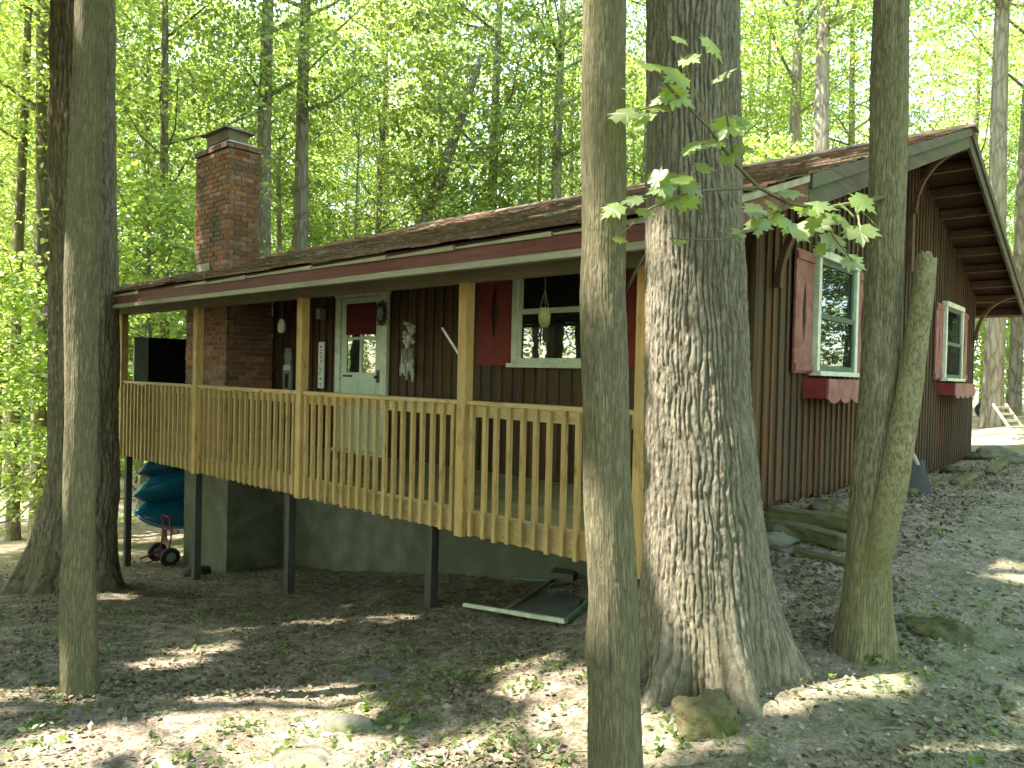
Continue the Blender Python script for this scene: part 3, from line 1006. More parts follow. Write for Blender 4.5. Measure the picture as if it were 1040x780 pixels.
# ------------------------------------------------------------------ things on the porch
t = empty('privacy_screen', (-13.0, 5.0, -1.13), 'black privacy screen with a green edge at far end of the porch', 'screen')
m = MB(); m.box(.0, .03, .20, 1.35, 0.0, 1.62); m.build('panel', M['tarp'], t)
m = MB(); m.box(-.01, .05, -.04, .19, 0.0, 1.62); m.build('edge_board', M['green_panel'], t)


def hang(name, p, label, cat):
    return empty(name, p, label, cat)


# shell mobile between the door and the third post
p = (-7.04, 5.95, .30)
t = hang('shell_mobile', p, 'pale shell mobile hanging on the brown wall right of the mint door', 'wind chime')
m = MB(); m.tube([(0, 0, .75), (0, 0, .33)], .004, 5); m.tube([(0, 0, .33), (0, 0, .0)], .006, 5); m.build('cord', M['cord'], t)
m = MB()
for _ in range(34):
    a, z = random.uniform(0, 6.28), random.uniform(-.02, .33)
    rr = random.uniform(.02, .075)
    c = (rr * math.cos(a), rr * math.sin(a) * .6, z)
    s = random.uniform(.018, .036)
    m.lathe([(s * .3, -s), (s, -s * .3), (s * .8, s * .5), (s * .1, s)], c, 7)
m.build('shell', M['shell'], t, smooth=True)
m = MB()
for k in range(15):
    a = k * 2.4
    r = .03 + .008 * (k % 5)
    L = random.uniform(.18, .42)
    c = (r * 1.5 * math.cos(a) - .02, r * math.sin(a), 0)
    m.tube([(c[0], c[1], 0), (c[0] * 1.15, c[1], -L * .6)], .004, 5)
    m.lathe([(.012, -L), (.020, -L * .8), (.017, -L * .62), (.006, -L * .55)], (c[0] * 1.15, c[1], 0), 7)
m.build('dangler', M['shell'], t, smooth=True)

# hanging pot in front of the window
q = pt(553, 322, 1.0); q = q * (4.62 / q[1])
t = hang('hanging_pot', tuple(q), 'small yellow green pot hung on cords in front of the porch window', 'hanging pot')
m = MB(); m.lathe([(.028, -.085), (.048, -.04), (.052, .02), (.040, .065), (.044, .075)], n=14); m.build('pot', M['pot'], t, smooth=True)
m = MB()
for k in range(3):
    a = k * 2.1
    m.tube([(.042 * math.cos(a), .042 * math.sin(a), .07), (0, 0, .22)], .003, 4)
m.tube([(0, 0, .22), (0, 0, .43)], .003, 4); m.build('cord', M['cord'], t)
m = MB()
for k in range(9):
    a = k * 1.7
    m.tube([(.02 * math.cos(a), .02 * math.sin(a), -.08), (.03 * math.cos(a), .03 * math.sin(a), -.13), (.032 * math.cos(a), .03 * math.sin(a), -.19 - .02 * (k % 3))], .006, 5)
m.build('tassel', M['black'], t)

# hanging feeder and strips left of the second post
q = pt(286, 330, 1.0); q = q * (5.3 / q[1])
t = hang('bird_feeder', tuple(q), 'small white feeder hanging under the porch roof near the chimney', 'feeder')
m = MB(); m.lathe([(.015, -.11), (.045, -.09), (.05, .0), (.03, .07), (.01, .09)], n=12); m.build('bottle', M['white'], t, smooth=True)
m = MB(); m.tube([(0, 0, .09), (0, 0, .36)], .004, 5); m.build('cord', M['cord'], t)
q = pt(277, 312, 1.0); q = q * (5.3 / q[1])
m = MB(); m.box(-.012, .012, -.004, .004, -.12, .0); m.tube([(0, 0, 0), (0, 0, .22)], .003, 4)
o = m.build('hanging_tag', M['grey_plastic'], None, loc=tuple(q)); tag(o, 'thin grey strip hanging by the white feeder under the porch roof', 'ornament')

# carved figure by the brick
q = pt(292, 372, 1.0); q = q * (6.08 / q[1])
t = empty('carved_figure', tuple(q), 'grey carved figure plaque on the brown wall beside the brick chimney', 'ornament')
m = MB(); m.prism([(-.10, -.38), (.12, -.38), (.13, -.05), (.09, .05), (.11, .16), (.07, .27), (-.03, .28), (-.07, .16), (-.04, .05), (-.11, -.05)], 'y', -.015, .015); m.build('body', M['grey_fig'], t)
m = MB(); m.prism([(-.09, -.06), (.11, -.06), (.10, .02), (-.08, .02)], 'y', -.024, -.017); m.build('band', M['white'], t)
m = MB(); m.prism([(-.04, -.33), (.05, -.33), (.06, -.12), (-.04, -.12)], 'y', -.022, -.017); m.build('cutout', M['black'], t)

# tall narrow sign by the door: the lettering is too small to read in the photograph, so short dark strokes stand in
q = pt(326.5, 369, 1.0); q = q * (6.08 / q[1])
t = empty('porch_sign', tuple(q), 'tall narrow white sign with dark lettering left of the mint door', 'sign')
m = MB(); m.box(-.065, .065, -.012, .012, -.36, .31); m.build('board', M['white'], t)
m = MB()
random.seed(3)
for k in range(8):
    z = .26 - k * .078
    for _ in range(4):
        a, b = random.uniform(-.035, .02), random.uniform(-.045, 0)
        m.box(a, a + random.uniform(.008, .02), -.018, -.014, z + b, z + b + random.uniform(.010, .024))
m.build('lettering', M['black'], t)

# wreath on the door
q = pt(387, 318, 1.0); q = q * (6.03 / q[1])
t = empty('door_wreath', tuple(q), 'dark oval wreath with a pale centre hanging on the mint door', 'wreath')
m = MB()
for k in range(40):
    a = k / 40 * 6.283
    c = Vector((.085 * math.cos(a), 0, .135 * math.sin(a)))
    for _ in range(2):
        d_ = Vector((random.uniform(-1, 1), random.uniform(-1, .3), random.uniform(-1, 1))) * .04
        m.tube([c - d_, c + d_], [.010, .004], 4)
m.build('ring', M['twig'], t)
m = MB(); m.lathe([(.02, -.09), (.05, -.05), (.055, .03), (.03, .09)], (0, .0, 0), 10); m.build('centre', M['grey_fig'], t, smooth=True)

# bare pole stub on the third post
a = pt(449, 333, 1.0); a = a * (4.44 / a[1]); b = pt(470, 366, 1.0); b = b * (4.40 / b[1])
m = MB(); m.tube([(0, 0, 0), tuple(a - b)], [.012, .010], 8)
tag(m.build('flag_pole', M['white'], None, loc=tuple(b)), 'short white pole slanting off the third porch post', 'pole')

# ------------------------------------------------------------------ kayaks under the far end of the deck
def kayak(loc, rz, roll, L, w, h, mat, label, rim=None):
    t = empty('kayak', loc, label, 'kayak', 'kayaks stored under the deck', rz)
    m = MB(); n, k = 22, 14
    vs = []
    for i in range(n + 1):
        u = i / n * 2 - 1
        s = max(0.02, (1 - abs(u) ** 3.6)) ** .72
        lift = .10 * abs(u) ** 3
        for j in range(k):
            a = 2 * math.pi * j / k
            ca, sa = math.cos(a), math.sin(a)
            x = u * L / 2
            y = w / 2 * s * ca
            z = (h * .55 * s * sa if sa < 0 else h * .38 * s * sa ** .8 if sa > 0 else 0) + lift
            v = Matrix.Rotation(roll, 3, 'X') @ Vector((x, y, z))
            vs.append(v)
    fs = [(i * k + j, i * k + (j + 1) % k, (i + 1) * k + (j + 1) % k, (i + 1) * k + j) for i in range(n) for j in range(k)]
    fs += [tuple(range(k))[::-1], tuple(range(n * k, n * k + k))]
    m.add(vs, fs)
    m.build('hull', mat, t, smooth=True)
    Mr = Matrix.Rotation(roll, 3, 'X')
    m = MB()
    m.tube([Mr @ Vector((.55 * math.cos(q_) - .1, .21 * math.sin(q_), h * .36 + .02 * abs(math.cos(q_)))) for q_ in np.linspace(0, 2 * math.pi, 25)], .022, 6, cap=False)
    m.build('coaming', rim or M['kayak_pale'], t, smooth=True)
    m = MB(); vs = [Mr @ Vector((.54 * math.cos(q_) - .1, .20 * math.sin(q_), h * .375)) for q_ in np.linspace(0, 2 * math.pi, 24, endpoint=False)]
    m.add(vs, [tuple(range(24))]); m.build('cockpit', M['dark_void'], t)
    m = MB()
    for yy in (-1, 1):
        m.tube([Mr @ Vector((u * L / 2, yy * w / 2 * (max(.02, 1 - abs(u) ** 3.6)) ** .72 * 1.005, .10 * abs(u) ** 3 + .004)) for u in np.linspace(-.98, .98, 20)], .013, 5)
    m.build('rim', rim or M['kayak_pale'], t, smooth=True)
    return t


KX = -12.75
kayak((KX + .1, 6.35, -1.66), math.radians(96), math.radians(150), 3.0, .78, .56, M['kayak_dark'], 'dark teal kayak stored upside down highest under the deck', M['kayak_dark'])
kayak((KX + .05, 6.35, -2.03), math.radians(96), math.radians(140), 3.1, .84, .62, M['kayak_teal'], 'bright teal kayak in the middle of the three under the deck', M['kayak_teal'])
kayak((KX, 6.32, -2.50), math.radians(96), math.radians(38), 3.0, .80, .52, M['kayak_teal'], 'teal kayak with a pale rim lowest under the deck')
# hand truck in front of the kayaks
hp = pt(166, 574, 1.0); hp = hp * (5.1 / hp[1])
hz = gzf(hp[0], hp[1])
t = empty('kayak_cart', (hp[0], hp[1], hz), 'red framed two wheeled cart standing under the kayaks', 'cart')
m = MB()
for s in (-.16, .16):
    m.tube([(s, 0, .18), (s * .9, .06, .50), (s * .8, .02, .78)], .014, 7)
    m.tube([(s, 0, .18), (s, -.30, .10)], .014, 7)
for z in (.35, .55, .76):
    m.tube([(-.14, .05, z), (.14, .05, z)], .013, 6)
m.tube([(-.22, 0, .15), (.22, 0, .15)], .014, 6)
m.build('frame', M['red_strap'], t)
for s in (-.24, .24):
    w = MB()
    w.tube([(s - .035, 0, .15), (s - .03, 0, .15), (s + .03, 0, .15), (s + .035, 0, .15)], [.12, .15, .15, .12], 20); wh = w.build('wheel', M['tyre'], t, smooth=False)
    w = MB(); w.tube([(s - .04, 0, .15), (s + .04, 0, .15)], .075, 14); w.build('hub', M['grey_plastic'], wh)
hp = pt(200, 578, 1.0); hp = hp * (4.95 / hp[1])
m = MB(); m.lathe([(.16, 0), (.20, .05), (.19, .11), (.05, .14)], n=14)
tag(m.build('rubber_tub', M['tyre'], None, smooth=True, loc=(hp[0], hp[1], gzf(hp[0], hp[1]) - .02)), 'low black tub on the ground by the chimney footing', 'tub')


# ------------------------------------------------------------------ old screen frame and scraps under the porch
def board_on_ground(mb, a, b, w=.03, h=.03, lift=0.02):
    a, b = Vector(a), Vector(b)
    d_ = (b - a); L = d_.length; d_.normalize()
    u = Vector((0, 0, 1)).cross(d_).normalized()
    n = d_.cross(u)
    vs = []
    for e in (a, b):
        for (s, k) in ((-1, 0), (1, 0), (1, 1), (-1, 1)):
            vs.append(e + u * s * w / 2 + n * (k * h + lift))
    mb.hexa([vs[0], vs[1], vs[5], vs[4], vs[3], vs[2], vs[6], vs[7]])


c1, c2, c3, c4 = hit(472, 618), hit(575, 636), hit(602, 615), hit(524, 594)
o3 = c2 + (c4 - c1) * .9
t = empty('screen_frame', tuple(c1), 'old pale green window screen frame lying on the ground under the porch', 'screen frame')
m = MB(); rel_ = lambda q, dz=0: tuple(np.array(q) - c1 + np.array((0, 0, dz)))
board_on_ground(m, rel_(c1), rel_(c2), .035, .03); m.build('front_bar', M['white_frame'], t)
m = MB(); board_on_ground(m, rel_(c2, .004), rel_(c3, .03), .03, .03); m.build('side_bar', M['green_panel'], t)
mid = c1 + (c2 - c1) * .45
m = MB(); board_on_ground(m, rel_(mid, .01), rel_(hit(563, 594), .03), .03, .025); m.build('side_bar', M['pale_trim'], t)
m = MB(); board_on_ground(m, rel_(hit(524, 593), .03), rel_(hit(562, 596), .03), .03, .03); m.build('back_bar', M['green_panel'], t)
m = MB(); vs = [Vector(rel_(q, .035)) for q in (mid, c2, hit(592, 612), hit(563, 596))]; m.add(vs + [v - Vector((0, 0, .006)) for v in vs], [(0, 1, 2, 3), (7, 6, 5, 4), (0, 1, 5, 4), (1, 2, 6, 5), (2, 3, 7, 6), (3, 0, 4, 7)])
m.build('mesh_panel', noisy('screen_mesh', [(0.05, 0.06, 0.055), (0.10, 0.115, 0.10)], s=8), t)
q = hit(566, 594)
m = MB(); m.box(-.13, .13, -.09, .09, 0, .15); o = m.build('concrete_block', M['concrete'], None, bevel=.012, loc=(q[0], q[1] + .1, q[2] - .02)); o.rotation_euler = (.05, .02, .4)
tag(o, 'grey concrete block behind the screen frame under the porch', 'block')

# ------------------------------------------------------------------ rocks
def rock(name, loc, size, mat, label, seed, flat=1.0, rz=0.0, sub=24):
    n1, n2 = sub, sub // 2
    vs, fs = [], []
    for i in range(n2 + 1):
        th = math.pi * i / n2
        for j in range(n1):
            ph = 2 * math.pi * j / n1
            d_ = Vector((math.sin(th) * math.cos(ph), math.sin(th) * math.sin(ph), math.cos(th)))
            r = 1 + .35 * noise.noise(d_ * 1.3 + Vector((seed, 0, 0))) + .14 * noise.noise(d_ * 3.1 + Vector((0, seed, 0))) + .07 * noise.noise(d_ * 8 + Vector((0, seed, 3))) + .04 * noise.noise(d_ * 17 + Vector((0, seed, 3)))
            vs.append((d_.x * r * size[0], d_.y * r * size[1], d_.z * r * size[2]))
    for i in range(n2):
        for j in range(n1):
            fs.append((i * n1 + j, (i + 1) * n1 + j, (i + 1) * n1 + (j + 1) % n1, i * n1 + (j + 1) % n1))
    m = MB(); m.add(vs, fs)
    o = m.build(name, mat, None, smooth=True, loc=loc)
    o.rotation_euler.z = rz
    return tag(o, label, 'rock')


q = hit(720, 738)
rock('mossy_rock', (q[0], q[1], q[2] + .02), (.145, .12, .115), M['mossy_rock'], 'rounded yellow green mossy rock at the foot of the furrowed oak', 3.1, rz=.6, sub=40)
q = hit(950, 640)
rock('mossy_rock', (q[0], q[1], q[2] - .05), (.23, .16, .11), M['moss'], 'low dark mossy hump on the gravel right of the forked tree', 5.2, rz=.3, sub=36)
q = hit(355, 737)
rock('flat_rock', (q[0], q[1], q[2]), (.13, .08, .045), M['rock'], 'small flat grey rock in the sunlit soil at the front', 7.7, rz=.4)
q = hit(385, 690)
rock('flat_rock', (q[0], q[1], q[2] - .01), (.20, .12, .04), M['rock'], 'flat mossy rock half buried below the porch', 9.4, rz=-.4)
q = hit(318, 776)
rock('flat_rock', (q[0], q[1], q[2] - .01), (.17, .12, .04), M['rock'], 'pale flat stone at the bottom edge of the photo', 11.3, rz=.2)
q = hit(270, 566)
rock('rubble_stone', (q[0], q[1], q[2] + .01), (.22, .12, .09), M['rock'], 'stone lying on the soil in the corner beside the chimney footing', 2.2, rz=.2)
stones = [(990, 466, .30, 'large mossy stone at the rear corner of the gable wall'), (1012, 462, .35, 'flat mossy stone just right of the cabin corner'),
          (968, 480, .22, 'mossy stone midway along the bed at the gable wall'), (1032, 470, .28, 'mossy stone at the right edge of the photo'),
          (800, 545, .22, 'grey stone wedged under the mossy timbers'), (790, 552, .2, 'mossy flat stone below the timbers by the oak'),
          (842, 520, .2, 'flat mossy slab on the soil by the gable wall')]
for i, (px, py, s, lab) in enumerate(stones):
    q = hit(px, py)
    rock('mossy_stone', (q[0], q[1], q[2] + .02), (s, s * .75, s * .36), M['moss'] if i % 2 == 0 else M['rock'], lab, 20 + i * 3.3, rz=i * .8)

# ------------------------------------------------------------------ timbers
def timber(a, b, w, h, label, lift=0.0, grp=None):
    a, b = np.array(a), np.array(b)
    L = np.linalg.norm(b - a)
    n = 40
    m = MB(); sec = 12
    vs = []
    for i in range(n + 1):
        x = L * i / n
        wob = .02 * noise.noise((x * 1.1 + a[1] * 5, 0, 3.0))
        endk = 1 - .35 * (max(0, 1 - i / 3) ** 2 + max(0, 1 - (n - i) / 3) ** 2)
        for j in range(sec):
            an = 2 * math.pi * (j + .5) / sec
            r = 1 + .26 * noise.noise((x * 2.3 + a[0] * 9, math.cos(an) * 2, math.sin(an) * 2)) + .20 * noise.noise((x * 9 + a[0] * 9, math.cos(an) * 4, math.sin(an) * 4))
            sx_ = abs(math.cos(an)) ** .6 * math.copysign(1, math.cos(an))
            sz_ = abs(math.sin(an)) ** .6 * math.copysign(1, math.sin(an))
            vs.append((x + .03 * noise.noise((j * 1.7, a[0] * 7, i * .01)), sx_ * w * .52 * r * endk + wob, sz_ * h * .50 * r * endk + wob * .5))
    fs = [(i * sec + j, i * sec + (j + 1) % sec, (i + 1) * sec + (j + 1) % sec, (i + 1) * sec + j) for i in range(n) for j in range(sec)]
    fs += [tuple(range(sec))[::-1], tuple(range(n * sec, n * sec + sec))]
    m.add(vs, fs)
    o = m.build('landscape_timber', M['timber'], None, loc=(a[0], a[1], a[2] + lift))
    d_ = b - a
    o.rotation_euler = (0, -math.asin(d_[2] / L), math.atan2(d_[1], d_[0]))
    return tag(o, label, 'timber', grp)


A = hit(779, 541); B = hit(862, 560)
timber(A, B, .15, .13, 'thick mossy timber beside the oak, lower of the stacked pair', .05)
A = hit(780, 532); B = hit(868, 545)
timber(A, B, .16, .12, 'mossy timber beside the oak, upper of the stacked pair', .09)
A = hit(808, 563); B = hit(864, 574)
timber(A, B, .12, .08, 'thin half buried timber in front of the stacked mossy pair', .0)
for (ya, yb, lab) in ((7.9, 10.1, 'mossy edging timber along the gable bed, nearest the forked tree'), (10.15, 12.5, 'mossy edging timber along the gable bed, middle length'), (12.55, 15.0, 'mossy edging timber along the gable bed, farthest length')):
    timber((-1.85, ya, gzf(-1.85, ya)), (-1.95, yb, gzf(-1.95, yb)), .15, .12, lab, .03)

# dark scoop in the bed
q = hit(935, 503)
t = empty('scoop_shovel', (q[0], q[1], q[2] + .02), 'dark blue scoop with a pale grip standing in the gable bed behind the forked tree', 'shovel', None, .7)
m = MB()
n = 8
for k in range(n):
    a0, a1 = -.17 + .34 * k / n, -.17 + .34 * (k + 1) / n
    f_ = lambda a: (a, .9 * a * a, 0)
    g_ = lambda a: (a * .55, .9 * a * a + .08, .40)
    p4 = [Vector(f_(a0)), Vector(f_(a1)), Vector(g_(a1)), Vector(g_(a0))]
    o4 = [v + Vector((0, .012, 0)) for v in p4]
    m.hexa([p4[0], p4[1], o4[1], o4[0], p4[3], p4[2], o4[2], o4[3]])
m.v = [(a * .72, b * .8, c_ * .8) for a, b, c_ in m.v]
m.build('blade', M['blue_dark'], t)
m = MB(); m.tube([(0, .066, .27), (-.03, .09, .35), (-.05, .11, .41)], [.022, .024, .02], 8); m.build('grip', M['pale_wood'], t)

# things in the sunlit clearing behind the cabin
q = hit(1040, 446)
t = empty('wooden_ladder', tuple(q), 'short bleached wooden ladder leaning on the bank behind the cabin', 'ladder', None, 1.25)
m = MB()
for s in (-.28, .28):
    mm = MB(); mm.tube([(s, 0, 0), (s, .55, .78)], .03, 6); mm.build('rail', M['pale_wood'], t)
for k in range(5):
    z = .1 + k * .15
    mm = MB(); mm.box(-.30, .30, z * .7 - .03, z * .7 + .01, z - .025, z + .025); mm.build('rung', M['pale_wood'], t)
q = hit(999, 424)
t = empty('discarded_wheel', (q[0], q[1], q[2] + .28), 'old black tyre leaning against the bank behind the cabin corner', 'tyre', None, .5)
m = MB(); m.tube([(.26 * math.cos(a), -.04 + .1 * math.sin(a), .26 * math.sin(a)) for a in np.linspace(0, 6.283, 25)], .085, 8, cap=False); m.build('rubber', M['tyre'], t, smooth=True)
m = MB(); m.tube([(.17 * math.cos(a), -.04 + .06 * math.sin(a), .17 * math.sin(a)) for a in np.linspace(0, 6.283, 25)], .025, 6, cap=False); m.build('rim', M['grey_plastic'], t, smooth=True)

# ------------------------------------------------------------------ leaves
def leaf_quads(c, size, upbias=0.8, elong=1.5):
    """rhombic leaf faces: centres c (n, 3), sizes (n,)"""
    n = len(c)
    nrm = rng.normal(size=(n, 3)) * .55
    nrm[:, 2] += upbias
    nrm /= np.linalg.norm(nrm, axis=1)[:, None]
    a = rng.normal(size=(n, 3))
    u = np.cross(nrm, a); u /= np.linalg.norm(u, axis=1)[:, None]
    v = np.cross(nrm, u)
    L = (size * elong / 2)[:, None]; Wd = (size / 2)[:, None]
    dr = nrm * (size * .12)[:, None]
    return np.stack([c - u * L - dr, c + v * Wd - u * L * .1, c + u * L - dr, c - v * Wd - u * L * .1], 1)


def crown_points(z0, z1, rad, nspray, per, sr=.75, shape='tall'):
    h = rng.random(nspray)
    z = z0 + (z1 - z0) * h
    if shape == 'tall':
        env = np.sqrt(np.clip(1 - (2 * h - .95) ** 2 * .92, .05, 1))
    else:
        env = np.clip(1.15 - .8 * h, .25, 1)
    rr = np.sqrt(rng.random(nspray) * .94 + .06) * rad * env
    a = rng.random(nspray) * 2 * np.pi
    # sprays gather along limbs
    a = np.round(a * 9 / 2 / np.pi) / 9 * 2 * np.pi + rng.normal(size=nspray) * .22 + z * 1.7
    sc = np.stack([rr * np.cos(a), rr * np.sin(a), z + rr * .12], 1)
    out = []
    srs = sr * (.6 + .7 * rng.random(nspray))
    th = rng.random((nspray, per)) * 2 * np.pi
    q = np.sqrt(rng.random((nspray, per))) * srs[:, None]
    tilt = rng.normal(size=(nspray, 2)) * .16
    dx, dy = q * np.cos(th), q * np.sin(th)
    dz = dx * tilt[:, :1] + dy * tilt[:, 1:] + rng.normal(size=(nspray, per)) * .07 - .18 * q ** 2 / srs[:, None]
    return sc, (sc[:, None] + np.stack([dx, dy, dz], 2)).reshape(-1, 3)


def trunk_tube(mb, path, rad, n=10, rings=40, wob=.0, seed=0.0):
    """path: list of points, rad: list of radii, resampled smoothly"""
    P = np.array(path, float); rad = np.array(rad, float)
    s = np.concatenate([[0], np.cumsum(np.linalg.norm(np.diff(P, axis=0), axis=1))])
    q = np.linspace(0, s[-1], rings)
    pp = np.stack([np.interp(q, s, P[:, k]) for k in range(3)], 1)
    for _ in range(3):
        pp[1:-1] = (pp[:-2] + 2 * pp[1:-1] + pp[2:]) / 4
    rr = np.interp(q, s, rad)
    pts = [Vector(p) for p in pp]
    vs = []
    for i, p in enumerate(pts):
        d_ = (pts[min(i + 1, rings - 1)] - pts[max(i - 1, 0)]).normalized()
        u = d_.cross(Vector((0, 1, 0.01))).normalized(); w = d_.cross(u)
        for k in range(n):
            a = 2 * math.pi * k / n
            r = rr[i]
            if wob:
                r *= 1 + wob * noise.noise((math.cos(a) * 1.2 + seed, math.sin(a) * 1.2, q[i] * 1.5)) + wob * .5 * noise.noise((math.cos(a) * 3 + seed, math.sin(a) * 3, q[i] * 5))
            vs.append(p + (u * math.cos(a) + w * math.sin(a)) * r)
    fs = [(i * n + k, i * n + (k + 1) % n, (i + 1) * n + (k + 1) % n, (i + 1) * n + k) for i in range(rings - 1) for k in range(n)]
    fs.append(tuple(range((rings - 1) * n, rings * n)))
    mb.add(vs, fs)


def limbs(mb, axis_at, sprays, rad0, zmin, count, tip=.012):
    ids = rng.choice(len(sprays), min(count, len(sprays)), replace=False)
    for i in ids:
        e = sprays[i]
        r = math.hypot(e[0], e[1])
        zs = max(zmin, e[2] - r * random.uniform(.45, .9))
        b = axis_at(zs)
        m1 = b * .55 + e * .45 + np.array([random.uniform(-.15, .15), random.uniform(-.15, .15), -.08 * r])
        mb.tube([b, m1, e], [max(.02, rad0 * .28), max(.014, rad0 * .18), tip], 5, cap=False)


def trunk_profile(H, r, lean=(0, 0), wig=.15):
    zs = np.array([-.4, 0, .25, .8, 2, 4.5, 8, 12, 16, H])
    zs = zs[zs <= H]
    f = np.interp(zs, [-.4, 0, .25, .8, 2, 8, 16, max(H, 17)], [1.75, 1.5, 1.22, 1.07, 1, .82, .5, .12])
    ph = random.uniform(0, 6)
    path = [(lean[0] * z + wig * math.sin(z * .35 + ph) * min(1, max(z, 0) / 4), lean[1] * z + wig * math.cos(z * .29 + ph) * min(1, max(z, 0) / 4), z) for z in zs]
    return path, list(r * f)


def make_variant(seed, H, r, z0, rad, nspray, per, leaf, mat, shape='tall', lean=(0, 0), wig=.15, nl=26, sr=.75, sides=9):
    global rng
    rng = np.random.default_rng(seed); random.seed(seed)
    path, rr = trunk_profile(H, r, lean, wig)
    mb = MB(); trunk_tube(mb, path, rr, sides, 40, .05, seed)
    P = np.array(path)
    ax = lambda z: np.array([np.interp(z, P[:, 2], P[:, 0]), np.interp(z, P[:, 2], P[:, 1]), z])
    sc, pts = crown_points(z0, H + 1, rad, nspray, per, sr, shape)
    top = np.array([ax(z)[:2] for z in np.clip(sc[:, 2], 0, H)])
    sc[:, :2] += top
    pts[:, :2] += np.repeat(top, per, axis=0)
    limbs(mb, ax, sc, r, z0 * .7, nl)
    tm = bpy.data.meshes.new('trunk'); tm.from_pydata(mb.v, [], mb.f); tm.materials.append(M['bark_wood'])
    tm.polygons.foreach_set('use_smooth', [True] * len(tm.polygons)); tm.update()
    size = leaf * (.6 + .8 * rng.random(len(pts)))
    cm = fast_mesh('crown', leaf_quads(pts, size), 4, mat)
    return tm, cm, pts, size


TALL = [make_variant(100 + i, [21, 23, 19, 24, 20, 22][i], [.17, .21, .14, .24, .12, .19][i], [5.0, 7.0, 4.5, 8.0, 3.5, 6.0][i], [3.6, 4.2, 3.2, 4.6, 2.8, 3.8][i],
                     320, 62, .082, M['leaf'], lean=[(.01, 0), (-.02, .01), (.02, -.02), (0, 0), (.03, .02), (-.01, -.02)][i], wig=.08, sr=.95) for i in range(6)]
CLEAN = [make_variant(300 + i, [25, 24, 26][i], [.24, .20, .15][i], [11, 10, 10.5][i], [4.2, 3.8, 3.4][i], 300, 62, .078, M['leaf'], lean=[(0, 0), (.012, 0), (-.01, .01)][i], wig=.06, nl=16, sr=.95) for i in range(3)]
LOW = [make_variant(200 + i, [6.5, 8, 5, 9][i], [.045, .06, .035, .07][i], [1.3, 1.8, .9, 2.2][i], [2.1, 2.4, 1.8, 2.7][i], 140, 58, .074, M['leaf_low'], 'low',
                    lean=[(.05, .02), (-.04, .05), (0, -.06), (.03, 0)][i], nl=30, sr=.6, sides=6) for i in range(4)]
rng = np.random.default_rng(11); random.seed(11)


def plant(var, x, y, rz, s, label, group, name='tree', z=None):
    tm, cm = var[0], var[1]
    t = empty(name, (x, y, (gzf(x, y) if z is None else z) - .05), label, 'tree', group, rz)
    t.scale = (s, s, s)
    link('trunk', tm, t); link('crown', cm, t)
    return t


GROUP = 'trees of the wood round the cabin'
placed = []


def free(x, y, d):
    return all((x - a) ** 2 + (y - b) ** 2 > d * d for a, b in placed)


# trees whose trunks can be told apart in the photograph: x in the photo, depth, kind, size, label
KNOWN = [(266, 19, 0, 1.0, 'straight grey trunked tree rising right behind the brick chimney'),
         (304, 20, 0, 1.0, 'thick straight tree just right of the chimney, beyond the roof'),
         (356, 22, 2, .5, 'pole thin tree standing behind the porch roof right of the chimney'),
         (562, 24, 0, .95, 'dark tall trunk close left of the smooth front trunk, behind the roof'),
         (541, 27, 2, .8, 'slim trunk half hidden left of the dark one behind the roof'),
         (646, 24, 2, .9, 'slim tree seen in the gap between the smooth trunk and the oak'),
         (798, 23, 1, 1.05, 'tall grey tree behind the roof right of the oak'),
         (828, 21, 0, 1.1, 'dark straight tree behind the roof, left of the forked front tree'),
         (861, 26, 1, .85, 'slim pale tree behind the roof beside the forked front tree'),
         (768, 30, 2, .9, 'thin upright tree close right of the oak in the wood'),
         (979, 31, 1, .85, 'dark slim trunk above the gable peak in the wood'),
         (1008, 22, 0, 1.15, 'broad grey trunk rising just right of the cabin rear corner'),
         (1030, 27, 1, 1.1, 'grey trunk at the right edge of the photo, beyond the ladder'),
         (43, 17, 1, 1.0, 'stout tree behind the big furrowed trunk at the left'),
         (15, 17.5, 2, .9, 'thin dark tree at the far left edge of the wood'),
         (146, 24, 2, .9, 'slender branching tree left of the chimney'),
         (205, 27, 1, .75, 'grey tree partly hidden behind the brick chimney'),
         (438, 30, 1, .9, 'tall grey trunk behind the middle of the porch roof')]
for px, tdep, v, s, lab in KNOWN:
    p = pt(px, 390, tdep)
    plant(CLEAN[v], p[0], p[1], random.uniform(0, 6.28), s, lab, GROUP)
    placed.append((p[0], p[1]))

# one leaning trunk behind the roof
p = pt(372, 390, 23)
t = empty('tree', (p[0], p[1], gzf(p[0], p[1]) - .1), 'tree leaning strongly to the right behind the porch roof', 'tree', GROUP)
mb = MB(); dirn = R[:, 0]
trunk_tube(mb, [(0, 0, 0), (0, 0, 2), tuple(dirn * .7 + np.array([0, 0, 6])), tuple(dirn * 2.0 + np.array([0, 0, 9.5])), tuple(dirn * 3.4 + np.array([0, 0, 14]))], [.34, .30, .26, .2, .1], 9, 30, .06, 4)
mb.build('trunk', M['bark_wood'], t, smooth=True)
_, pts = crown_points(9, 17, 3.2, 200, 46)
pts[:, :2] += (dirn * 3)[:2]
link('crown', fast_mesh('crown', leaf_quads(pts, .115 * (.6 + .8 * rng.random(len(pts)))), 4, M['leaf']), t)
placed.append((p[0], p[1]))


def hides(px, tdep):
    return any(abs(px - k[0]) < 300 / tdep and tdep < k[1] + 1 for k in KNOWN)


def in_yard(x, y):
    if -15.5 < x < 3.5 and -3 < y < 19.5:
        return True
    if -1.8 < x < 3.5 and y < 24:
        return True
    return math.hypot(x, y) < 9


